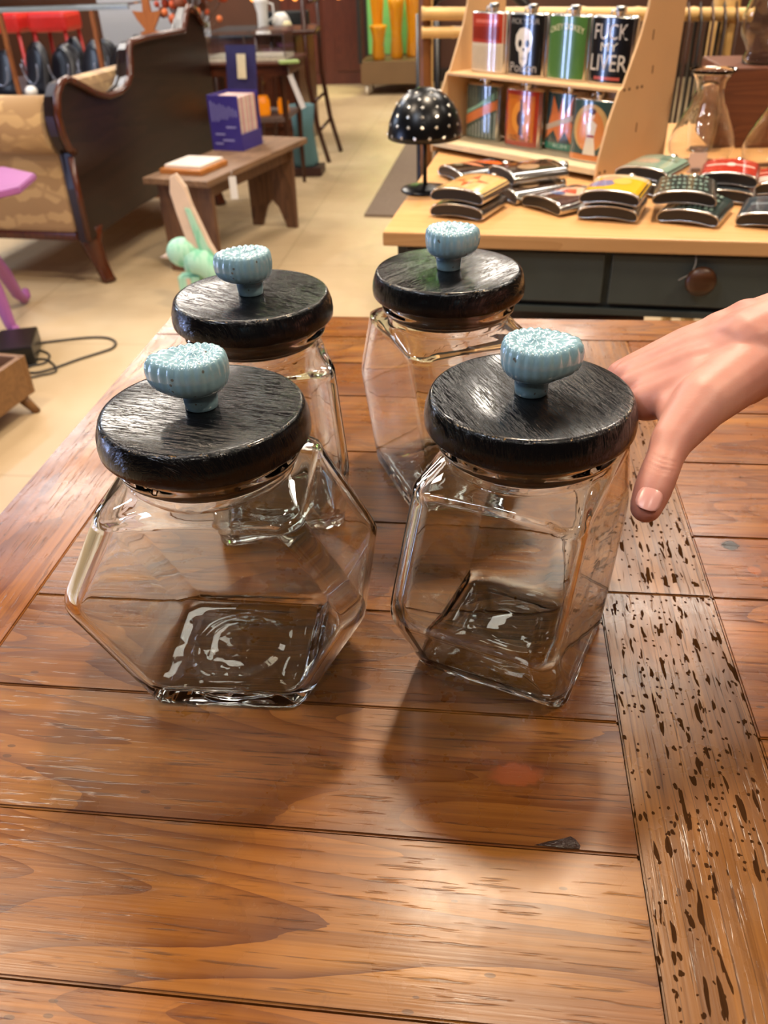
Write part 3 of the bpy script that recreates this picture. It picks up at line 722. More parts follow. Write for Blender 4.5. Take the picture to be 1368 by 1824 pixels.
L['orange'] = label_mesh('#a5301a', [('rect', -.72, .72, .09, .92, '#c96f1c'), ('ell', .05, .52, .50, .30, '#e29231'), ('ell', .05, .50, .22, .15, '#4a2210'), ('poly', [(-.05, .2), (.2, .2), (.12, .85), (.02, .85)], '#54301a'), ('text', 'OLD No. 2', 0, .14, .10, 1.2, '#45180c')])
L['fire'] = label_mesh('#233c3a', [('poly', [(-.9, .15), (-.6, .62), (-.5, .95), (-.2, .6), (0, .95), (.15, .6), (.5, .98), (.45, .55), (.9, .2), (.5, .15), (.2, .35), (-.1, .15), (-.4, .35)], '#d8763a'), ('poly', [(-.9, .32), (.85, .60), (.85, .70), (-.9, .42)], '#b9a58c'), ('rect', -.93, .93, .01, .13, '#2f7d63'), ('text', 'RUM', -.0, .07, .07, .7, '#a9cdbb')])
L['figure'] = label_mesh('#34504f', [('ell', 0, .55, .78, .40, '#caa86b'), ('ell', 0, .50, .62, .36, '#d98b4a'), ('poly', [(-.25, .08), (.35, .08), (.22, .4), (.30, .62), (.05, .70), (-.20, .62), (-.12, .4)], '#e2dccb'), ('ell', .05, .76, .12, .065, '#ecd2ba'), ('ell', .05, .83, .17, .05, '#5a2e1c'), ('rect', -.1, .22, .40, .44, '#96382f'), ('rect', -.93, .93, 0, .10, '#c8753a')])
L['cream'] = label_mesh('#e2b878', [('poly', [(-.7, .5), (-.2, .58), (0, .9), (.2, .58), (.7, .5), (.2, .42), (0, .1), (-.2, .42)], '#d4572f'), ('ell', 0, .5, .25, .12, '#e8b26c'), ('rect', -.8, .8, .93, .96, '#cf6b3c')])
L['blackorange'] = label_mesh('#221d1b', [('poly', [(-.8, .5), (.1, .62), (.8, .95), (.2, .95), (-.6, .7)], '#e0672c'), ('poly', [(-.7, .2), (.3, .4), (.6, .55), (-.3, .45)], '#e3926a'), ('ell', -.3, .2, .35, .08, '#9a9a80')])
L['brown'] = label_mesh('#3b2c22', [('ell', -.35, .6, .3, .18, '#8a6f55'), ('ell', .35, .4, .28, .2, '#a58666'), ('rect', -.8, .8, .86, .9, '#7c6850')])
L['mermaid'] = label_mesh('#4b2f27', [('ell', .1, .55, .5, .3, '#cfb49c'), ('poly', [(-.5, .45), (.1, .7), (.5, .5), (.1, .4)], '#b8523e'), ('ell', .0, .32, .3, .1, '#5c6c95'), ('rect', -.8, .8, .9, .94, '#97806a')])
L['yellow'] = label_mesh('#e8b421', [('rect', -.93, .93, .80, 1, '#d9c3a0'), ('ell', -.45, .40, .42, .22, '#6c78ab'), ('ell', -.25, .72, .35, .15, '#e1a07f'), ('ell', .15, .55, .30, .20, '#e2c160')])
L['sage'] = label_mesh('#8aa392', [('ell', -.2, .45, .45, .18, '#b6a38f'), ('rect', .1, .75, .62, .68, '#4e665a'), ('rect', .1, .75, .74, .78, '#4e665a'), ('rect', -.7, .7, .88, .92, '#60776a')])
L['slate'] = label_mesh('#33413f', [('text', 'DRINK', 0, .80, .18, 1.4, '#8fa79b'), ('text', 'TILL', 0, .55, .16, 1.0, '#8fa79b'), ('text', 'DAWN', 0, .28, .20, 1.4, '#8fa79b')])
L['slate'] = label_mesh('#33413f', [r for i in range(4) for r in [('rect', -.8 + .17 * j, -.8 + .17 * j + (.10 if (i + j) % 3 else .05), .10 + .22 * i, .10 + .22 * i + (.14 if (i * j) % 2 else .10), '#8fa79b') for j in range(9)]])
L['scarlet'] = label_mesh('#c23427', [('rect', -.8, .8, .50, .60, '#e9d2c6'), ('ell', 0, .55, .16, .13, '#efe6dc'), ('rect', -.8, .8, .85, .89, '#dc7a66')])
L['redwhite'] = label_mesh('#b93a2c', [('rect', -.93, .93, .05, .42, '#ddd4cb'), ('rect', -.8, .8, .62, .70, '#e2b0a0')])
L['denim'] = label_mesh('#3d464e', [('rect', -.7, .7, .45, .56, '#7b8790'), ('rect', -.8, .8, .85, .89, '#6a737b')])
SPN = {'shelf': 'flasks standing in the plywood display', 'pile': 'flasks lying on the flask table'}
def flask(key, label, loc, rot, grp):
    f = thing('hip_flask', label, 'flask', loc, rot, SPN[grp])
    link('body', BODY_ME, f); link('cap', CAP_ME, f); link('printed_wrap', L[key], f); return f
# display rack
RA = Vector((-0.131, 2.076, 0.76)); RZ = math.atan2(-0.67514, 0.73769)
RK = thing('plywood_flask_display', 'laser-cut plywood display with two shelves of upright flasks', 'display rack', RA, RZ)
PLY = plain('#cfa97c', 0.62, var=0.06, scale=9); PLYE = plain('#5f4427', 0.8)
def rack_side(x, outer):
    poly = [(0.001, 0), (0.0, 0.012), (0.006, 0.045), (0.022, 0.10), (0.048, 0.158), (0.058, 0.163), (0.078, 0.206), (0.096, 0.245), (0.110, 0.290), (0.116, 0.34), (0.150, 0.385), (0.235, 0.40), (0.232, 0)]
    mb = MB(); mb.mat(PLY).prism(poly, 0.005, (x - 0.0025, 0, 0), (0, 1, 0), (0, 0, 1))
    mb.mat(PLYE)
    for s_, z, w_, h_ in ((0.118, 0.085, 0.003, 0.017), (0.135, 0.245, 0.003, 0.017), (0.148, 0.185, 0.003, 0.014), (0.062, 0.158, 0.006, 0.005), (0.078, 0.158, 0.006, 0.005), (0.104, 0.158, 0.006, 0.005), (0.119, 0.158, 0.006, 0.005), (0.012, 0.016, 0.006, 0.005), (0.028, 0.016, 0.006, 0.005)):
        mb.box((x + outer * 0.0026, s_, z), (0.0006, w_, h_))
    return mb.build('side_panel', None, RK)
rack_side(0.0, -1); rack_side(0.464, 1)
mb = MB(); mb.box((0.232, 0.14, 0.157), (0.459, 0.185, 0.005)); mb.build('shelf', PLY, RK)
mb = MB(); mb.box((0.232, 0.115, 0.0185), (0.459, 0.225, 0.004)); mb.box((0.232, 0.004, 0.018), (0.459, 0.004, 0.011)); mb.build('shelf', plain('#dccba6', 0.55), RK)
mb = MB(); mb.box((0.232, 0.150, 0.085), (0.459, 0.004, 0.125)); mb.box((0.232, 0.17, 0.20), (0.459, 0.004, 0.07)); mb.build('back_panel', PLY, RK)
def onrack(x, s_, z): return RA + Vector((0.73769, -0.67514, 0)) * x + Vector((0.67514, 0.73769, 0)) * s_ + Vector((0, 0, z))
top = [('red', .082, 'flask with red and cream printed wrap, far left of the upper shelf'), ('skull', .190, 'black flask with a white skull, on the upper shelf'), ('green', .298, 'plain green flask with arched lettering, on the upper shelf'), ('black', .404, 'black flask with three rows of bone-coloured lettering, right end of the upper shelf')]
for i, (k, x, lb) in enumerate(top): flask(k, lb, onrack(x, .098, .1597), (0, 0, RZ + 0.02), 'shelf')
bot = [('teal', .070, .098, 'dark teal flask with a diagonal orange banner, left end of the lower shelf'), ('orange', .198, .090, 'red flask with an orange guitar-like picture, on the lower shelf'), ('fire', .298, .108, 'dark flask with orange flames and green foot band, on the lower shelf'), ('figure', .402, .066, 'flask showing a figure in white on an orange oval, right end of the lower shelf')]
for k, x, s_, lb in bot: flask(k, lb, onrack(x, s_, .0207), (0, 0, RZ + (0.0 if k != 'figure' else 0.06)), 'shelf')
# lying flasks: base end towards the camera, printed face up
YB = 0.0128
def lying(key, px, py, yaw, level, label, tilt=0.0):
    p = atz(px, py, 0.76); p.z = 0.7605 + YB + level * 0.0255
    return flask(key, label, p, (-PI / 2 + tilt, 0, math.radians(yaw)), 'pile')
lying('brown', 812, 392, -22, 0, 'flask at the bottom of the stack of two in front of the mushroom lamp')
lying('cream', 812, 391, -24, 1, 'cream flask with a red star figure, on top of the stack nearest the mushroom lamp')
lying('blackorange', 800, 322, -60, 0, 'black and orange flask lying behind the mushroom lamp stem')
lying('mermaid', 962, 378, -50, 0, 'flask with a pale figure in red, lying flat in front of the display')
lying('brown', 892, 358, -56, 0, 'brown flask lying flat under another, left of the red-figured flask')
lying('brown', 890, 350, -62, 1.0, 'dark brown flask resting on another below the lower shelf')
lying('denim', 1080, 396, -16, 0, 'flask under the yellow one in the stack at the table edge')
lying('yellow', 1080, 396, -18, 1, 'bright yellow flask on top of its stack near the table edge')
lying('brown', 1140, 352, -28, 0, 'flask under the sage green one, lower of the stack beside the display')
lying('sage', 1136, 350, -30, 1, 'sage green flask on top of a stack beside the display')
lying('slate', 1222, 403, -24, 0, 'slate flask with pale lettering, lower one at the table edge, mostly covered')
lying('slate', 1212, 398, -12, 1, 'slate flask with rows of pale marks, lying on top of another')
lying('denim', 1290, 366, -14, 0, 'dark flask directly under the bright red one')
lying('scarlet', 1288, 362, -16, 1, 'bright red flask with a white emblem, on top of its stack')
lying('denim', 1366, 410, -20, 0, 'blue-grey flask at the table edge, farthest right in the front row')
lying('redwhite', 1392, 352, -12, 0, 'red and white flask cut by the right side of the photo')
# mushroom lamp
LM = thing('mushroom_lamp', 'small black metal lamp with a domed shade dotted with silver stars', 'lamp', aty(757, 343, 1.70) * 1.0)
LM.location.z = 0.7602
BK = plain('#0d0d10', 0.28, 0.3, 0.1, 40)
mb = MB(); mb.lathe([(0, 0), (0.046, 0), (0.047, 0.003), (0.045, 0.006), (0.030, 0.009), (0.010, 0.012), (0, 0.012)], 40); mb.build('base', BK, LM)
mb = MB(); mb.tube([(0, 0, 0.01), (0, 0, 0.125)], 0.0042, 10); mb.lathe([(0.005, 0.085), (0.012, 0.09), (0.014, 0.11), (0.010, 0.118), (0.004, 0.12)], 16); mb.build('stem', plain('#3a332d', 0.3, 0.8), LM)
mb = MB(); mb.mat(BK); R0 = 0.070
prof = [(R0 * math.cos(a) if a < PI / 2 - 1e-4 else 0, 0.098 + 0.085 * math.sin(a)) for a in [PI / 2 * i / 16 for i in range(17)]]
mb.lathe([(R0 - .0015, 0.0985)] + prof, 48); mb.lathe([(r * .97, z - .0015) for r, z in prof], 48)
SLV = plain((0.75, 0.72, 0.66, 1), 0.3, 0.9, 0.05); mb.mat(SLV)
for row in range(1, 7):
    al = PI / 2 * row / 7.3 - 0.12; cnt = max(5, int(17 * math.cos(al)))
    for i in range(cnt):
        az = 2 * PI * (i + 0.5 * (row % 2)) / cnt
        nrm_ = Vector((math.cos(al) * math.cos(az) / R0, math.cos(al) * math.sin(az) / R0, math.sin(al) / 0.085)).normalized()
        c_ = Vector((R0 * math.cos(al) * math.cos(az), R0 * math.cos(al) * math.sin(az), 0.098 + 0.085 * math.sin(al))) + nrm_ * 0.0007
        e1 = nrm_.cross(Vector((0, 0, 1))).normalized(); e2 = nrm_.cross(e1)
        vs = [mb.v(c_ + (e1 * math.cos(t) + e2 * math.sin(t)) * (0.0042 if k % 2 == 0 else 0.0018)) for k, t in enumerate([2 * PI * k / 10 for k in range(10)])]
        cc = mb.v(c_ + nrm_ * 0.0008)
        for k in range(10): mb.f([cc, vs[k], vs[(k + 1) % 10]])
mb.build('lamp_shade', None, LM, 'black dome dotted with silver stars')

# glass lamp chimneys
CG = NT('thin_clear_glass'); CG.P(Base_Color=(0.98, 0.98, 0.97, 1), Roughness=0.0, IOR=1.45, Transmission_Weight=1.0)
TAGM = plain('#d8c9c6', 0.6, var=0.02)
def chimney(label, loc, prof, tagspec=None, name='glass_lamp_chimney'):
    g = thing(name, label, 'glass chimney', loc, 0, 'glass chimneys on the flask table')
    inner = [(max(r - 0.0016, 0.0005), z) for r, z in prof]
    mb = MB(); mb.lathe(prof + inner[::-1] + [prof[0]], 40); mb.build('glass_body', CG.m, g)
    if tagspec:
        x, y, z, w_, h_, rx = tagspec
        mb = MB(); mb.mat(TAGM).box((x, y, z), (w_, 0.0006, h_), 0, Matrix.Rotation(rx, 4, 'X'))
        mb.mat(plain('#6b5f5c', 0.6)).box((x, y - 0.0006, z - h_ * .30), (w_ * .55, 0.0004, h_ * .16), 0, Matrix.Rotation(rx, 4, 'X'))
        mb.build('price_tag', None, g)
    return g
pa = [(0.046, 0.0), (0.054, 0.008), (0.064, 0.03), (0.066, 0.045), (0.060, 0.066), (0.046, 0.095), (0.033, 0.12), (0.027, 0.14), (0.030, 0.158), (0.038, 0.172), (0.046, 0.180)]
ga = chimney('clear glass chimney with bulbous base and flared rim, nearest the plywood display', (0.437, 1.905, 0.7602), pa, (-0.018, -0.068, 0.018, 0.034, 0.042, 0.15))
gb = chimney('clear glass chimney with a paper tag hung on its waist, right of the first', (0.578, 1.845, 0.7602), [(r * 1.12, z * 1.03) for r, z in pa], (0.0, -0.066, 0.078, 0.040, 0.055, -0.45))
mb = MB(); mb.tube([(-.012, -.034, 0.150), (-.006, -.045, 0.125), (0.0, -.058, 0.105)], 0.0008, 5); mb.build('string', TAGM, gb)
pc = [(0.040, 0.0), (0.041, 0.012), (0.036, 0.02), (0.036, 0.03), (0.052, 0.055), (0.058, 0.08), (0.050, 0.11), (0.036, 0.15), (0.030, 0.20), (0.032, 0.23)]
mb = MB(); mb.box((0, 0, 0.08), (0.26, 0.24, 0.16), 0.003); wb = mb.build('wooden_box', wood('#6a3a20', '#49230f', 'X', 0.5)); wb.location = (0.63, 2.20, 0.7602)
tag(wb, 'brown wooden box at the back right of the flask table, under the tall glass chimney', 'box')
chimney('tall glass chimney standing on the brown wooden box, cut by the top of the photo', (0.592, 2.155, 0.9206), pc)
pd = [(0.022, 0.0), (0.030, 0.004), (0.038, 0.02), (0.041, 0.038), (0.038, 0.056), (0.028, 0.068), (0.020, 0.072)]
chimney('small round glass shade sitting between the two bulbous chimneys', (0.47, 2.06, 0.7602), [(r * 0.9, z * 1.9) for r, z in pd], None, 'glass_globe')

# ------------------------------------------------------------------ behind the flask table: bamboo rack, belts, chair, runner
BAM = plain('#d0a868', 0.4, var=0.18, scale=14); BURN = plain('#7a4a22', 0.4, var=0.45, scale=9)
BR = thing('bamboo_rack', 'bamboo rack with horizontal poles behind the flask display', 'rack', (0, 2.62, 0))
def bamboo(p, q, r):
    mb = MB(); p, q = Vector(p), Vector(q); n = max(2, int((q - p).length / 0.14)); pts = []; rr = []
    for i in range(n):
        for t, k in ((0.0, 1.12), (0.08, 1.0), (0.92, 1.0)): pts.append(p.lerp(q, (i + t) / n)); rr.append(r * k)
    pts.append(q); rr.append(r * 1.12); mb.tube(pts, rr, 12); return mb
bamboo((-0.175, 0, 0), (-0.185, 0, 1.25), 0.017).build('post', BURN, BR)
bamboo((0.655, 0, 0), (0.612, 0, 1.25), 0.020).build('post', BAM, BR)
bamboo((-0.19, -0.02, 1.006), (0.66, -0.02, 0.985), 0.016).build('rail', BAM, BR)
bamboo((-0.19, -0.02, 0.962), (-0.02, -0.02, 0.960), 0.014).build('rail', BAM, BR)
bamboo((-0.19, -0.02, 0.55), (0.66, -0.02, 0.55), 0.016).build('rail', BAM, BR)
bamboo((-0.19, 0.20, 0), (-0.19, 0.20, 1.25), 0.017).build('post', BAM, BR)
bamboo((0.63, 0.20, 0), (0.63, 0.20, 1.25), 0.017).build('post', BAM, BR)
rb = random.Random(5)
for i in range(6):
    x = 0.475 + i * 0.030; c_ = ['#2c1a12', '#3d2416', '#1c1512', '#4a2d18'][i % 4]
    mb = MB(); mb.tube([(x, 2.575 - .012, 0.60), (x + rb.uniform(-.004, .004), 2.575 - .012, 0.80), (x, 2.575 - .014, 0.972), (x, 2.60, 1.004), (x, 2.624, 0.97), (x, 2.628, 0.62)], 0.015, 6, True, True, 0.22)
    o = mb.build('leather_belt', plain(c_, 0.4)); tag(o, 'dark brown leather belt hanging over the bamboo rail, right of the plywood display', 'belt', 'belts on the bamboo rail')
rg = NT('woven_runner'); v = rg.obj((1, 1, 1)); nz = rg.noise(v, 60, 3, 0.7); rg.P(Base_Color=rg.mix(nz, lin('#574637'), lin('#82705f')), Roughness=0.95); rg.bump(nz, 0.5, 0.004)
mb = MB(); pr = [(-0.625, 4.40), (-0.30, 4.36), (0.5, 4.30), (0.5, 8.0), (-0.52, 8.2)]
mb.prism(pr, 0.012, (0, 0, 0.001), (1, 0, 0), (0, 1, 0)); o = mb.build('woven_rug', rg.m)
tag(o, 'brown grey woven rug on the floor to the left of the flask table', 'rug')
BC = thing('black_chair', 'black bentwood chair back standing left of the bamboo rack', 'chair', (-0.055, 3.02, 0), 0.0)
bkp = plain('#0e0d0e', 0.35)
for x in (-.17, .17):
    mb = MB(); mb.tube([(x, -.02, 0), (x, 0, 0.45), (x * 1.02, .04, 0.98)], 0.015, 10); mb.build('leg', bkp, BC)
    mb = MB(); mb.tube([(x, .36, 0), (x, .34, 0.44)], 0.014, 10); mb.build('leg', bkp, BC)
mb = MB(); mb.box((0, .17, 0.45), (0.38, 0.38, 0.025), 0.01); mb.build('seat', bkp, BC)
mb = MB(); mb.tube([(-.17, .04, .96)] + [(.17 * math.cos(PI - PI * i / 8), .045, .96 + .09 * math.sin(PI * i / 8)) for i in range(1, 8)] + [(.17, .04, .96)], 0.016, 10); mb.tube([(-.11, .0, .46), (-.12, .035, 1.0)], 0.010, 8); mb.build('backrest', bkp, BC)

# ------------------------------------------------------------------ far lit cabinet with wheels
LC = thing('lit_display_cabinet', 'glass cabinet lit yellow green inside, on small wheels against the far wall', 'display cabinet', (-0.90, 8.62, 0))
cw = wood('#8a6a3f', '#64492a', 'X', 0.5); gw = NT('cabinet_back'); gw.P(Base_Color=lin('#6fb56a'), Roughness=0.6)
mb = MB(); mb.box((0, 0.25, 0.19), (0.60, 0.50, 0.19), 0.004); mb.build('plinth', plain('#6b5030', 0.5, scale=6), LC)
for x in (-.25, .25):
    for y in (0.04, 0.44):
        mb = MB(); mb.M = Matrix.Translation((x, y, 0.045)) @ Matrix.Rotation(PI / 2, 4, 'Y'); mb.lathe([(0, -.012), (0.04, -.012), (0.044, 0), (0.04, .012), (0, .012)], 20); mb.build('wheel', plain('#c9bda8', 0.5), LC)
mb = MB(); mb.box((0, 0.49, 1.05), (0.60, 0.02, 1.5)); mb.build('back_panel', gw.m, LC)
for x in (-.30, .30):
    for y in (0.01, 0.49):
        mb = MB(); mb.box((x, y, 1.04), (0.035, 0.03, 1.54), 0.003); mb.build('post', plain('#1d1a17', 0.4), LC)
mb = MB(); mb.box((0, 0.25, 1.81), (0.64, 0.52, 0.03), 0.003); mb.build('top_panel', plain('#1d1a17', 0.4), LC)
mb = MB(); mb.box((0, 0.008, 1.04), (0.57, 0.005, 1.5)); mb.build('glass_door', CG.m, LC)
d = bpy.data.lights.new('cabinet_lamp', 'AREA'); d.shape = 'RECTANGLE'; d.size = 0.5; d.size_y = 0.3; d.energy = 26; d.color = (1.0, 0.93, 0.45)
o = bpy.data.objects.new('cabinet_lamp', d); COL.objects.link(o); o.location = (-0.90, 8.85, 1.78)
for x, y, h_, lb in ((-0.16, 0.25, 0.62, 'tall amber glass vase at the left inside the lit cabinet'), (0.02, 0.20, 0.50, 'amber glass vase in the middle of the lit cabinet'), (0.16, 0.3, 0.58, 'yellow glass vase at the right inside the lit cabinet'), (-0.14, 0.12, 0.28, 'short gold glass vase low in the front of the lit cabinet')):
    am = NT('amber_glass'); am.P(Base_Color=lin('#f2a21a'), Roughness=0.15, Transmission_Weight=0.15)
    mb = MB(); mb.lathe([(0, 0), (0.05, 0), (0.06, 0.03), (0.045, h_ * .4), (0.065, h_ * .8), (0.08, h_), (0.074, h_), (0.058, h_ * .8), (0.04, h_ * .4), (0.05, 0.03), (0, 0.02)], 24)
    o = mb.build('glass_vase', am.m); o.location = (-0.90 + x, 8.62 + y, 0.2855); tag(o, lb, 'vase', 'vases in the lit cabinet')

# ------------------------------------------------------------------ the carved sofa
SO = thing('antique_sofa', 'antique sofa with dark carved wooden back and cream damask arm', 'sofa', (-1.65, 3.35, 0), math.radians(-6.15))
dwd = wood('#2c1810', '#170c08', 'Y', 0.32, 0.5); red = wood('#5e2c14', '#38170a', 'Z', 0.25)
fb = NT('damask'); v = fb.obj(); wv = fb.n('ShaderNodeTexWave', {'wave_type': 'RINGS'}, Vector=fb.n('ShaderNodeVectorMath', {'operation': 'ADD'}, i0=v, i1=fb.n('ShaderNodeVectorMath', {'operation': 'SCALE'}, i0=fb.n('ShaderNodeTexNoise', Vector=v, Scale=9.0).outputs['Color'], Scale=0.14).outputs[0]).outputs[0], Scale=3.2, Distortion=3.5, Detail=3.0, Detail_Scale=2.0).outputs[0]
vo = fb.n('ShaderNodeTexVoronoi', {'feature': 'DISTANCE_TO_EDGE'}, Vector=v, Scale=9.0)
pat = fb.math('MULTIPLY', fb.ramp(wv, [(0.42, 0.0), (0.55, 1.0)]), fb.ramp(vo.outputs['Distance'], [(0.02, 0.3), (0.10, 1.0)]))
fb.P(Base_Color=fb.mix(pat, lin('#a07d52'), lin('#bb9866')), Roughness=0.8, Sheen_Weight=0.3); fb.bump(fb.noise(v, 300, 2), 0.2, 0.001)
out = [(-.06, .19), (-.055, .40), (-.04, .53), (-.075, .55), (-.095, .60), (-.10, .67), (-.075, .735), (-.03, .772), (.02, .778), (.07, .760), (.13, .735), (.20, .705), (.30, .680), (.40, .682), (.47, .70), (.51, .73), (.535, .78), (.545, .83), (.57, .85), (.70, .855), (1.12, .850), (1.16, .90), (1.21, .945), (1.28, .93), (1.34, .87), (1.40, .85), (1.42, .60), (1.42, .22), (.9, .22), (.4, .22)]
mb = MB(); mb.prism(out, 0.05, (0, 0, 0), (0, 1, 0), (0, 0, 1), 0.008); mb.build('back_panel', dwd, SO, 'dark wooden back with stepped scrolled top')
mb = MB(); top = [p for p in out if p[1] > .52][:24]; mb.tube([(0.062, p[0], p[1] + .004) for p in top], 0.014, 8); mb.tube([(0.05, -.062, .20), (0.05, -.058, .52)], 0.012, 8); mb.build('moulding', red, SO, 'polished reddish edge moulding')
mb = MB(); mb.box((-0.36, 0.02, 0.405), (0.70, 0.12, 0.37), 0.02); mb.tube([(-0.71, -0.01, 0.625), (-0.01, -0.01, 0.625)], 0.105, 28, True); mb.build('arm', fb.m, SO, 'cream damask rolled arm')
mb = MB(); mb.box((-0.36, 0.02, 0.205), (0.70, 0.125, 0.035), 0.01); mb.build('rail', red, SO)
mb = MB(); mb.box((-0.36, 0.70, 0.33), (0.70, 1.25, 0.24), 0.03); mb.build('seat', fb.m, SO)
mb = MB(); mb.box((-0.07, 0.75, 0.58), (0.09, 1.2, 0.36), 0.035); mb.build('backrest', fb.m, SO)
for x, y, dx in ((0.01, 0.03, 0.03), (-0.62, 0.05, -0.03), (0.01, 1.32, 0.03), (-0.62, 1.32, -0.03)):
    mb = MB(); mb.tube([(x, y, 0.24), (x - dx * .3, y, 0.16), (x + dx * .4, y, 0.08), (x + dx, y, 0.02), (x + dx * 1.2, y, 0.0)], [0.052, 0.045, 0.032, 0.03, 0.034], 10); mb.build('leg', red, SO)

# ------------------------------------------------------------------ wooden bench with the purple card box
BN = thing('wooden_bench', 'small rough wooden bench beside the sofa, carrying the purple box', 'bench', (-1.26, 3.45, 0), math.radians(-14.5))
bw = wood('#8d6b4c', '#5d4330', 'Y', 0.6, 0.8); bwz = wood('#7a5538', '#4b3020', 'Z', 0.6)
mb = MB(); mb.box((0, 0.46, 0.388), (0.31, 0.94, 0.026), 0.004); mb.build('seat', bw, BN)
for y in (0.07, 0.82):
    mb = MB(); poly = [(-.125, 0), (-.13, .375), (.13, .375), (.125, 0), (.07, 0), (.035, .10), (0, .135), (-.035, .10), (-.07, 0)]
    mb.prism(poly, 0.024, (0, y, 0), (1, 0, 0), (0, 0, 1), 0.002); mb.build('leg', bwz, BN)
mb = MB(); mb.box((0.10, 0.45, 0.345), (0.02, 0.72, 0.055), 0.002); mb.box((-0.10, 0.45, 0.345), (0.02, 0.72, 0.055), 0.002); mb.build('apron', bwz, BN)
BZ = 0.4012
PB = thing('card_display_box', 'purple printed card box with raised back flap, standing on the wooden bench', 'box', (-1.165, 4.10, BZ), math.radians(-14.5))
pu = plain('#3b3184', 0.4, var=0.12, scale=18); pud = plain('#2a2552', 0.45)
mb = MB(); mb.mat(pu).box((0, -.095, 0.115), (0.155, 0.004, 0.23)); mb.box((-.077, 0, .115), (0.004, .19, .23)); mb.box((0.077, 0, .035), (0.004, .19, .07)); mb.box((0, .095, .115), (.155, .004, .23)); mb.box((0, 0, .002), (.155, .19, .004))
mb.mat(plain('#8e8bc4', 0.4))
for i in range(9): mb.box((-.062 + i * .0155, -.0975, .165 - (i % 3) * .004), (0.005, 0.0008, .085 - .007 * i))
for i, (x, z, w_) in enumerate(((-.03, .07, .05), (.01, .045, .06), (-.04, .03, .04), (.03, .10, .05))): mb.box((x, -.0975, z), (w_, .0008, .008))
mb.build('box_body', None, PB)
mb = MB(); mb.mat(pud).box((0, .103, .27), (.155, .004, .28), 0, Matrix.Rotation(-.12, 4, 'X')); mb.mat(plain('#cbbf9f', .5)).box((.01, .094, .325), (.045, .002, .10), 0, Matrix.Rotation(-.12, 4, 'X')); mb.build('back_flap', None, PB, 'raised dark purple flap with a pale card on it')
for i in range(9):
    mb = MB(); mb.box((0.0, 0, 0.112), (0.138, 0.0175, 0.205), 0.001)
    o = mb.build('card_pack', plain(['#d6a3a0', '#cfc0b0', '#c98f96', '#d9cdbb'][i % 4], 0.5)); r = Matrix.Rotation(math.radians(-14.5), 3, 'Z') @ Vector((0, -.081 + .0191 * i, 0.0047))
    o.location = Vector((-1.165, 4.10, BZ)) + r; o.rotation_euler = (0, 0, math.radians(-14.5)); tag(o, 'pink and cream card pack filed on edge in the purple box', 'card pack', 'card packs in the purple box')
TR = thing('wooden_tray', 'orange-brown wooden tray holding white paper, at the near end of the bench', 'tray', (-1.235, 3.63, BZ), math.radians(-14.5))
mb = MB(); mb.box((0, 0, .010), (.20, .22, .02), .003); mb.build('tray_body', wood('#c9853f', '#9a5a22', 'X', .4), TR)
mb = MB(); n = 14; mb.mat(plain('#e6d9cd', .7, var=.02)).box((0, .005, .026), (.17, .19, .012), .001); mb.mat(plain('#b7a396', .7))
for i in range(n): mb.box((0, -.08 + i * .0128, .0323), (.155, .0012, .0004))
o = mb.build('notepad', None); o.location = TR.location + Vector((0, 0, .0005)); o.rotation_euler = TR.rotation_euler; tag(o, 'white lined note pad lying on the orange wooden tray', 'notepad')
tw = plain('#d9d6d8', .6, var=.02)
mb = MB(); mb.box((0, 0, -.055), (.03, .0015, .09), .0); mb.tube([(0, 0, .012), (0, 0, -.015)], .0008, 5); o = mb.build('price_tag', tw); o.location = (-1.055, 3.56, 0.395); o.rotation_euler = (0, .0, .3); tag(o, 'white paper tag hanging from the edge of the wooden bench', 'tag')

# painted wooden bird in front of the bench
BD = thing('carved_bird', 'carved wooden bird painted mint green and cream with upright tail, before the bench', 'bird figure', (-1.085, 3.02, 0), 0)
mint = NT('chalky_mint_paint'); v = mint.obj((30, 30, 6)); mint.P(Base_Color=mint.mix(mint.ramp(mint.noise(v, 1.0, 4, .6), [(.42, 0), (.5, 1)]), lin('#7fc7a4'), lin('#a9d8bd')), Roughness=.7)
crm = plain('#dcc3ac', .7, var=.1, scale=20)
pb = lambda x, z: (x, z)
mb = MB(); mb.mat(mint.m).sphere((0, 0, 0), 1, 10)
for v_ in mb.bm.verts: v_.co = Vector((v_.co.x * .062 - .035, v_.co.y * .045, v_.co.z * .055 + .235))
mb.mat(mint.m).tube([(-.02, 0, .21), (.04, 0, .20), (.09, 0, .16), (.10, 0, .10)], [.05, .055, .05, .035], 14)
BDo = mb.build('body', None, BD)
mb = MB(); mb.M = Matrix.Translation((-.085, 0, .222)) @ Matrix.Rotation(-PI / 2 - .15, 4, 'Y'); mb.lathe([(.014, 0), (.010, .015), (0, .045)], 10); mb.build('beak', crm, BD)
mb = MB(); mb.mat(crm).prism([(-.035, .505), (-.012, .515), (.018, .47), (.03, .40), (.075, .27), (.13, .17), (.10, .10), (.04, .13), (.0, .22), (-.03, .38), (-.045, .45)], .028, (0, .014, 0), (1, 0, 0), (0, 0, 1), .006)
mb.mat(mint.m).prism([(.004, .40), (.024, .395), (.07, .26), (.12, .18), (.09, .15), (.04, .23)], .004, (0, -.014, 0), (1, 0, 0), (0, 0, 1)); mb.build('tail', None, BD, 'long cream tail with a mint green streak')
mb = MB(); mb.mat(mint.m); mb.box((-.02, 0, .075), (.085, .06, .15), .006); mb.mat(crm).box((-.02, -.031, .075), (.016, .002, .14)); mb.box((.07, 0, .05), (.05, .05, .10), .006); mb.build('base', None, BD)

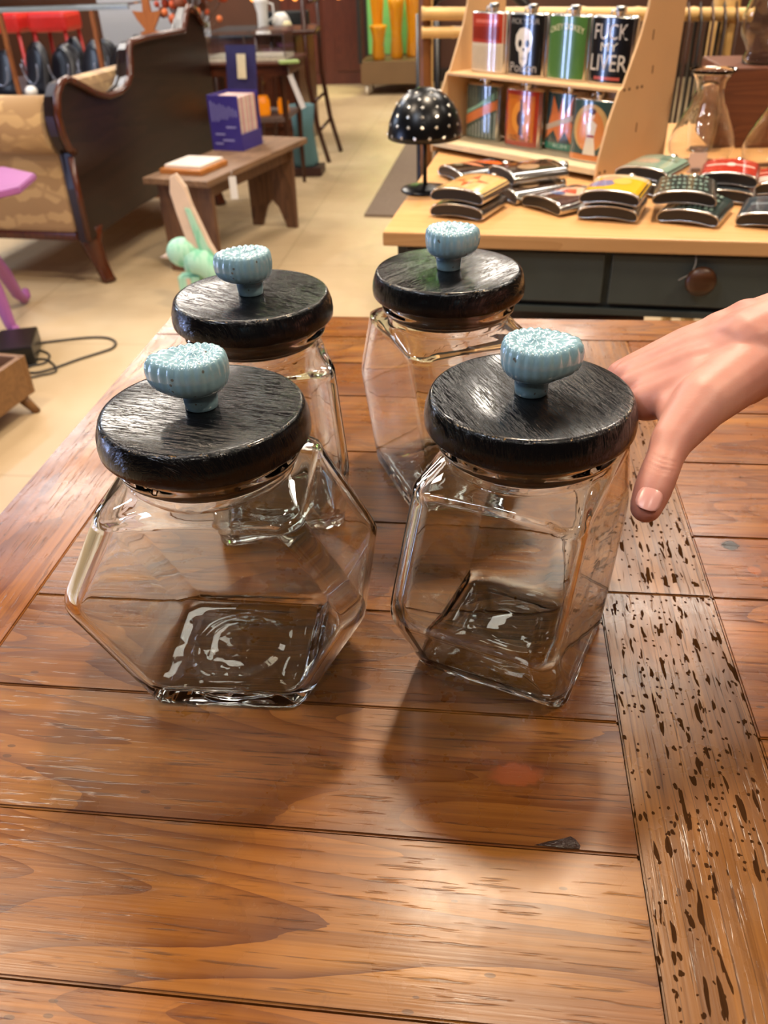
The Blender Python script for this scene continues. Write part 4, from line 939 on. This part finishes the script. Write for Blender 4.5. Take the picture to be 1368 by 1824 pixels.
# ------------------------------------------------------------------ console with glass case, bar cabinet, chair
rw = wood('#5a2c17', '#341609', 'X', .3); rwz = wood('#4a2212', '#2a1108', 'Z', .3)
CT = thing('console_table', 'narrow reddish wooden table with thin tall legs, holding a glass jewellery case', 'table', (-1.31, 4.80, 0), 0)
mb = MB(); mb.box((0, .20, .64), (.52, .42, .05), .004); mb.box((0, .20, .672), (.56, .46, .014), .003); mb.build('tabletop', rw, CT)
for x in (-.22, .22):
    for y in (.03, .38):
        mb = MB(); mb.tube([(x, y, 0), (x, y, .62)], [.010, .019], 4, False); mb.build('leg', rwz, CT)
mb = MB(); mb.box((0, .20, .40), (.44, .36, .025), .003); mb.build('shelf', plain('#5d4a44', .5), CT)
GC = thing('glass_jewellery_case', 'low glass case with white lining standing on the narrow reddish table', 'case', (-1.285, 4.88, .6795), 0)
mb = MB(); mb.box((0, .10, .01), (.42, .24, .02), .002); mb.build('case_base', plain('#cfc5b0', .7, var=.2, scale=60), GC)
mb = MB()
for c_, d_ in (((0, -.02, .068), (.42, .004, .10)), ((0, .22, .068), (.42, .004, .10)), ((-.21, .1, .068), (.004, .24, .10)), ((.21, .1, .068), (.004, .24, .10)), ((0, .1, .120), (.42, .24, .004))): mb.box(c_, d_)
mb.build('glass_panes', CG.m, GC)
mb = MB()
for x in (-.21, 0, .21): mb.box((x, -.022, .068), (.006, .006, .10))
mb.box((0, -.022, .121), (.43, .006, .006)); mb.build('frame', STEEL, GC)
mb = MB(); mb.box((0, 0, 0), (.10, .07, .012), .002); mb.M = Matrix(); o = mb.build('green_booklet', plain('#8ba05c', .6)); o.location = (-1.03, 4.74, .70); o.rotation_euler = (.0, .0, .35); o.location.z = .6855; tag(o, 'green booklet at the right corner of the narrow reddish table', 'booklet')
mb = MB(); mb.box((0, 0, 0), (.028, .0015, .17)); mb.tube([(0, 0, .085), (.0, .006, .115)], .001, 5); o = mb.build('price_tag', tw); o.location = (-1.005, 4.76, .545); o.rotation_euler = (0, -.35, 0); tag(o, 'long white tag dangling from the corner of the narrow reddish table', 'tag')
ambm = NT('amber_jar_glass'); ambm.P(Base_Color=lin('#d98612'), Roughness=.15, Transmission_Weight=.3, Emission_Color=lin('#e08a14'), Emission_Strength=.35)  # amber glow is emission set in the glass itself, no flame inside
for x, y, s_, lb in ((-1.23, 4.91, 1.0, 'amber candle jar glowing at the left under the narrow table'), (-1.13, 4.96, .8, 'smaller amber candle jar at the right under the narrow table')):
    mb = MB(); mb.lathe([(0, 0), (.035, 0), (.038, .01), (.038, .075), (.030, .085), (.030, .095), (.027, .095), (.027, .085), (.034, .07), (.034, .012), (0, .01)], 20)
    o = mb.build('candle_jar', ambm.m); o.location = (x, y, .413); o.scale = (s_,) * 3; tag(o, lb, 'candle jar', 'candle jars under the narrow table')
tl = NT('teal_cloth'); v = tl.obj((20, 20, 3)); tl.P(Base_Color=tl.mix(tl.noise(v, 1, 3), lin('#2e4a50'), lin('#5f8a90')), Roughness=.7)
mb = MB(); mb.lathe([(0, 0), (.075, 0), (.08, .02), (.06, .20), (.075, .34), (.07, .34), (.055, .20), (0, .02)], 24, True, (0, 0, 0), lambda a, z: 1 + .05 * math.sin(a * 7)); o = mb.build('teal_vase', tl.m); o.location = (-1.12, 5.40, .0512); tag(o, 'tall teal vase on a flat box, between narrow table and bar chair', 'vase')
mb = MB(); mb.box((0, 0, .025), (.22, .16, .05), .004); o = mb.build('dark_box', plain('#3a1c12', .5)); o.location = (-1.12, 5.40, .0005); tag(o, 'flat dark red box on the floor beneath the teal vase', 'box')
BB = thing('bar_cabinet', 'dark wooden cabinet with blue-grey glass top and pale objects on it', 'cabinet', (-1.56, 6.13, 0), 0); BB.scale = (1.09, 1.09, .952)
mb = MB(); mb.box((-.02, .30, .37), (.56, .60, .72), .005); mb.build('body', rw, BB)
mb = MB(); mb.box((-.02, .30, .742), (.62, .66, .022), .003); mb.build('top_panel', plain('#39474c', .15), BB)
mb = MB(); mb.box((0.13, -.012, .42), (.24, .02, .52), .004); dd = mb.build('door', rw, BB); mb = MB(); mb.sphere((.04, -.03, .45), .012); mb.build('knob', plain('#a98b4a', .3, .8), dd)
mb = MB(); mb.box((-.16, -.012, .42), (.24, .02, .52), .004); dd = mb.build('door', rw, BB); mb = MB(); mb.sphere((-.07, -.03, .45), .012); mb.build('knob', plain('#a98b4a', .3, .8), dd)
wh = plain('#dcd8d2', .3, var=.03)
PI_ = thing('white_pitcher', 'tall white pitcher standing on the bar cabinet', 'pitcher', (-1.526, 6.32, .7177))
mb = MB(); mb.lathe([(0, 0), (.032, 0), (.036, .01), (.034, .10), (.042, .16), (.046, .19), (.042, .19), (.030, .10), (.03, .012), (0, .01)], 24, True, (0, 0, 0), lambda a, z: 1 + (.25 * math.exp(-((a - PI) / .35) ** 2) if z > .15 else 0)); mb.build('body', wh, PI_)
mb = MB(); mb.tube([(.036, 0, .16), (.075, 0, .15), (.078, 0, .08), (.034, 0, .05)], .006, 8); mb.build('handle', wh, PI_)
for x, y, s_, c_, lb in ((-1.30, 5.86, 1.3, '#e2dcd4', 'crumpled white paper bag beside the white pitcher'), (-1.24, 5.76, .7, '#cdbf92', 'small cream cup at the right end of the bar cabinet')):
    mb = MB(); mb.lathe([(0, 0), (.03, 0), (.045, .03), (.04, .06), (.02, .075), (0, .07)], 14, True, (0, 0, 0), lambda a, z: 1 + .15 * math.sin(a * 5 + z * 60)); o = mb.build('paper_bag' if s_ > 1 else 'cup', plain(c_, .7)); o.location = (x * 1.09, y * 1.09, .7177); o.scale = (s_, s_, s_); tag(o, lb, 'bag' if s_ > 1 else 'cup')
mb = MB(); mb.box((0, 0, .05), (.30, .06, .10), .01); o = mb.build('black_case', plain('#0b1012', .4)); o.location = (-1.40, 6.52, .7177); tag(o, 'black case lying at the back of the bar cabinet', 'case')
HC = thing('bar_chair', 'tall thin-legged dark wooden bar chair right of the cabinet', 'chair', (-1.10, 5.72, 0), .1)
for x, y, h_ in ((-.03, 0, 1.15), (.03, .34, 1.15), (-.33, .02, .74), (-.28, .36, .74)):
    mb = MB(); kk = .10 if x > -.1 else -.05; mb.tube([(x + kk, y, 0), (x + kk * .4, y, .22), (x, y, .5), (x, y, h_)], .015, 8); mb.build('leg', rwz, HC)
mb = MB(); mb.box((-.15, .18, .745), (.38, .40, .03), .01); mb.build('seat', rwz, HC)
mb = MB(); mb.tube([(0, 0, 1.10), (.02, .17, 1.11), (.03, .34, 1.10)], .018, 8); mb.tube([(0, 0, .9), (.02, .17, .9), (.03, .34, .9)], .012, 8); mb.build('backrest', rwz, HC)
for z in (.20, .36):
    mb = MB(); mb.tube([(.03 if z < .3 else 0, 0, z), (.06 if z < .3 else .03, .34, z)], .010, 8); mb.build('stretcher', rwz, HC)

# vase of dried flowers behind the sofa
PS = thing('plant_stand', 'dark plant stand behind the sofa end, carrying the cream vase', 'stand', (-1.74, 5.33, 0))
mb = MB(); mb.box((0, 0, .62), (.26, .26, .025), .004); mb.build('top_panel', rw, PS)
for x in (-.1, .1):
    for y in (-.1, .1): mb = MB(); mb.tube([(x * 1.1, y * 1.1, 0), (x, y, .61)], .012, 6); mb.build('leg', rwz, PS)
FV = thing('cream_vase', 'cream tapered vase of orange dried flowers behind the sofa end', 'vase', (-1.69, 5.28, .6335))
mb = MB(); mb.lathe([(0, 0), (.028, 0), (.034, .02), (.062, .125), (.058, .125), (.03, .022), (0, .012)], 24); mb.build('vase_body', plain('#dccdaa', .5, var=.04), FV)
mb = MB(); rf = random.Random(11)
for i in range(130):
    a = rf.uniform(0, 2 * PI); R = rf.uniform(.02, .21); h_ = rf.uniform(.12, .55); tip = Vector((R * math.cos(a), R * math.sin(a) * .6, .1 + h_))
    mb.mat(plain('#5d3a22', .7)).tube([(0, 0, .06), tip * .5 + Vector((0, 0, .05)), tip], .0022, 4)
    mb.mat(plain(['#c65228', '#a83c1d', '#d9743f', '#7d3a1e', '#b5572f'][i % 5], .7)); mb.sphere(tuple(tip), rf.uniform(.014, .036), 4)
o = mb.build('dried_flowers', None, FV); o['kind'] = 'stuff'

# ------------------------------------------------------------------ jewellery display behind the sofa
JC = thing('jewellery_display_case', 'glass topped jewellery display case on brown posts behind the sofa', 'display case', (-2.55, 5.2, 0))
mb = MB(); mb.box((0, .25, .50), (1.25, .95, .03), .003); mb.build('deck', plain('#3e3a40', .5), JC)
mb = MB(); mb.box((0, .25, .25), (1.15, .85, .47), .004); mb.build('base_cabinet', rw, JC)
mb = MB(); mb.box((0, .25, .948), (1.25, .95, .010), .001); mb.build('glass_top', CG.m, JC)
for y in (-.228, .73):
    mb = MB(); mb.box((0, y, .935), (1.26, .02, .02), .002); mb.build('top_rail', plain('#a9b4b8', .3, .6), JC)
for x, y in ((-.10, -.225), (.42, -.225), (-.61, -.225), (.61, .72), (-.61, .72)):
    mb = MB(); mb.box((x, y, .73), (.022, .022, .42), .002); mb.build('post', wood('#96592c', '#6b3a19', 'Z', .4), JC)
vel = plain('#15151f', .35, var=.2, scale=20)
rj = random.Random(4); spots = [(-2.78, 5.08), (-2.60, 5.10), (-2.46, 5.16), (-2.26, 5.10), (-2.14, 5.20), (-2.70, 5.34), (-2.52, 5.40), (-2.34, 5.42), (-2.16, 5.44), (-2.60, 5.62), (-2.40, 5.66), (-2.20, 5.68)]
def bust_me():
    mb = MB(); rings = []
    for i in range(9):
        t = i / 8; w_ = .075 * (1 - .15 * t) * (1 if t < .6 else math.sqrt(max(.02, 1 - ((t - .6) / .42) ** 2))); z = .17 * t; y = .05 * t
        rings.append([mb.v((w_ * math.cos(2 * PI * k / 16), y - .03 * math.sin(2 * PI * k / 16) * (1 - .5 * t), z)) for k in range(16)])
    mb.skin(rings); mb.f(rings[0][::-1]); mb.f(rings[-1]); o = mb.build('tmp', vel); me = o.data; bpy.data.objects.remove(o); me.name = 'bust_board'; return me
BM_ = bust_me()
mb = MB(); mb.tube([(.055 * math.cos(t), -.034 - .004 * math.sin(t * 1.0) + .012, .11 + .075 * math.sin(t)) for t in [PI + PI * i / 12 for i in range(13)]], .0035, 6); o = mb.build('tmp', plain('#9fa4b8', .15, .4)); NK_ = o.data; NK_.name = 'necklace'; bpy.data.objects.remove(o)
for i, (x, y) in enumerate(spots):
    b_ = thing('necklace_bust', 'dark velvet necklace bust in the glass topped case behind the sofa', 'necklace bust', (x, y, .5155), rj.uniform(-.5, .5), 'necklace busts in the case')
    link('bust_board', BM_, b_); link('necklace', NK_, b_)
    b_.scale = (1.15, 1.1, 1.3 + .1 * (i % 2))
for i, (px, py) in enumerate(((145, 143), (166, 136), (66, 166))):
    mb = MB(); mb.sphere((0, 0, .022), .022 if i < 2 else .035, 8, .9); o = mb.build('white_ball', wh); p = aty(px, py, 5.06); o.location = (p.x, 5.0 if i == 2 else p.y, .5155); tag(o, ['white ball left of a brown post in the jewellery case', 'white ball beside the right brown post of the jewellery case', 'larger white ball just above the cream sofa arm'][i], 'ball')
mb = MB(); mb.box((0, 0, .5), (.75, .02, 1.0), .002); o = mb.build('grey_partition', plain('#b3b2b4', .6, var=.06, scale=3)); o.location = (-2.25, 6.25, .001); tag(o, 'pale grey upright panel behind the jewellery case', 'panel')
for x, lb in ((-3.36, 'red padded stool behind the jewellery case, at the left edge'), (-3.02, 'red padded stool behind the jewellery case, right of the first')):
    s_ = thing('red_stool', lb, 'stool', (x, 6.4, 0))
    mb = MB(); mb.box((0, 0, .80), (.28, .28, .12), .03); mb.build('seat', plain('#c4231f', .4), s_)
    for dx in (-.11, .11):
        for dy in (-.11, .11): mb = MB(); mb.tube([(dx * 1.15, dy * 1.15, 0), (dx, dy, .745)], .013, 6); mb.build('leg', plain('#a3201c', .4), s_)
SL = thing('string_lights', 'string of small warm orange bulbs above the bar cabinet', 'lights', (-1.38, 6.98, 0))
mb = MB(); mb.tube([(-.42, 0, .93), (-.25, 0, .90), (0, 0, .915), (.2, 0, .90), (.35, 0, .93)], .004, 6); mb.tube([(-.42, 0, .93), (-.42, 0, 3.19)], .004, 6); mb.tube([(.35, 0, .93), (.35, 0, 3.19)], .004, 6); mb.build('wire', bkp, SL)
bu = NT('warm_bulb'); bu.P(Base_Color=lin('#ffb060'), Emission_Color=lin('#ff9a40'), Emission_Strength=2.2)
for x_ in (-.36, -.26, -.15, -.05, .06, .16, .27):
    mb = MB(); mb.sphere((x_, -.01, .885 + .01 * math.sin(x_ * 20)), .024, 6); mb.build('bulb', bu.m, SL)
# carved orange fretwork ornament behind the sofa corner
mb = MB(); fr = [(-.03, 0), (-.05, .05), (-.02, .06), (-.055, .10), (-.02, .11), (-.06, .16), (-.08, .20), (-.02, .19), (-.015, .30), (.015, .30), (.02, .19), (.08, .20), (.05, .15), (.02, .11), (.055, .10), (.02, .06), (.05, .05), (.03, 0)]
mb.prism(fr, .02, (0, 0, .72), (1, 0, 0), (0, 0, 1), .002); mb.box((0, -.01, .36), (.04, .03, .72), .003); mb.box((0, -.01, .015), (.2, .2, .03), .004); o = mb.build('carved_ornament', wood('#b06a33', '#8a4c1f', 'Z', .5)); o.location = (-1.80, 4.92, .0005); tag(o, 'orange brown fretwork wooden ornament above the sofa back', 'ornament')

# ------------------------------------------------------------------ left foreground: lilac table, adapter, cables, wooden planter box
lil = plain('#a25f9c', .4, var=.08, scale=10)
LT = thing('lilac_side_table', 'lilac painted side table with cabriole legs at the left edge', 'table', (-1.80, 2.78, 0), .2)
mb = MB(); mb.prism([(.27 * math.cos(a), .27 * math.sin(a)) for a in [PI / 8 + PI / 4 * i for i in range(8)]], .022, (0, 0, .515), (1, 0, 0), (0, 1, 0), .004); mb.build('tabletop', lil, LT)
mb = MB(); mb.lathe([(0, .18), (.03, .18), (.022, .26), (.034, .34), (.02, .42), (.05, .50), (.05, .515), (0, .515)], 20); mb.build('stem', lil, LT)
for fx, fy in ((-1.845, 3.11), (-1.700, 2.735), (-2.10, 2.80)):
    d_ = Matrix.Rotation(-.2, 3, 'Z') @ (Vector((fx, fy, 0)) - Vector((-1.80, 2.78, 0))); h_ = Vector((d_.x, d_.y, 0))
    mb = MB(); mb.tube([h_ * .08 + Vector((0, 0, .28)), h_ * .35 + Vector((0, 0, .26)), h_ * .60 + Vector((0, 0, .16)), h_ * .78 + Vector((0, 0, .06)), h_ * .92 + Vector((0, 0, .022)), h_ + Vector((0, 0, .03)), h_ * 1.05 + Vector((0, 0, .05))], [.026, .028, .026, .021, .018, .020, .012], 10); mb.build('leg', lil, LT)
mb = MB(); mb.box((0, 0, .035), (.13, .20, .07), .008); o = mb.build('power_adapter', plain('#121212', .35)); p = atz(32, 640, 0); o.location = (p.x, p.y + .02, .0005); o.rotation_euler = (0, 0, .35); tag(o, 'black power adapter on the floor beside the lilac table leg', 'power adapter')
cm = plain('#2b2824', .5)
def cable(pxs, label, r=.0042):
    P = [atz(x, y, .005) for x, y in pxs]; pts = []
    for i in range(len(P) - 1):
        p0, p1, p2, p3 = P[max(i - 1, 0)], P[i], P[i + 1], P[min(i + 2, len(P) - 1)]
        for k in range(5):
            t = k / 5; pts.append(.5 * ((2 * p1) + (-p0 + p2) * t + (2 * p0 - 5 * p1 + 4 * p2 - p3) * t * t + (-p0 + 3 * p1 - 3 * p2 + p3) * t ** 3))
    pts.append(P[-1]); mb = MB(); mb.tube(pts, r, 8); o = mb.build('power_cable', cm); tag(o, label, 'cable')
cable([(54, 620), (68, 612), (110, 606), (160, 601), (192, 602), (206, 610), (200, 620), (178, 628), (140, 640), (95, 656), (60, 664), (30, 660)], 'dark power cable forming a long loop on the pale floor')
cable([(56, 636), (70, 624), (88, 632), (80, 646), (55, 652), (40, 662), (50, 672), (74, 668), (98, 662), (98, 652), (82, 640), (64, 640)], 'dark cable coiled in small loops beside the power adapter', .0036)
WP = thing('wooden_planter', 'small brown wooden crate on splayed legs at the left edge of the photo', 'crate', (-1.66, 2.02, 0), math.radians(-8))
pw = wood('#8a6238', '#6a4725', 'X', .5)
mb = MB(); 
for c_, d_ in (((0, -.20, .12), (.56, .018, .12)), ((0, .20, .12), (.56, .018, .12)), ((-.27, 0, .12), (.018, .40, .12)), ((.27, 0, .12), (.018, .40, .12)), ((0, 0, .066), (.54, .40, .012))): mb.box(c_, d_, .002)
mb.build('box_body', pw, WP)
for x in (-.22, .25):
    for y in (-.17, .17): mb = MB(); mb.tube([(x * 1.13, y * 1.12, 0), (x, y, .062)], [.012, .018], 6); mb.build('leg', pw, WP)
for i, (x, c_) in enumerate(((-1.52, '#8a5a9a'), (-1.64, '#c4a0b4'))):
    mb = MB(); mb.box((0, 0, .045), (.07, .20, .09), .006); o = mb.build('soap_box', plain(c_, .6)); o.location = (x, 2.03, .0725); o.rotation_euler = (0, 0, -.14); tag(o, ['purple packet lying in the small wooden crate', 'pinkish packet lying in the small wooden crate'][i], 'packet')
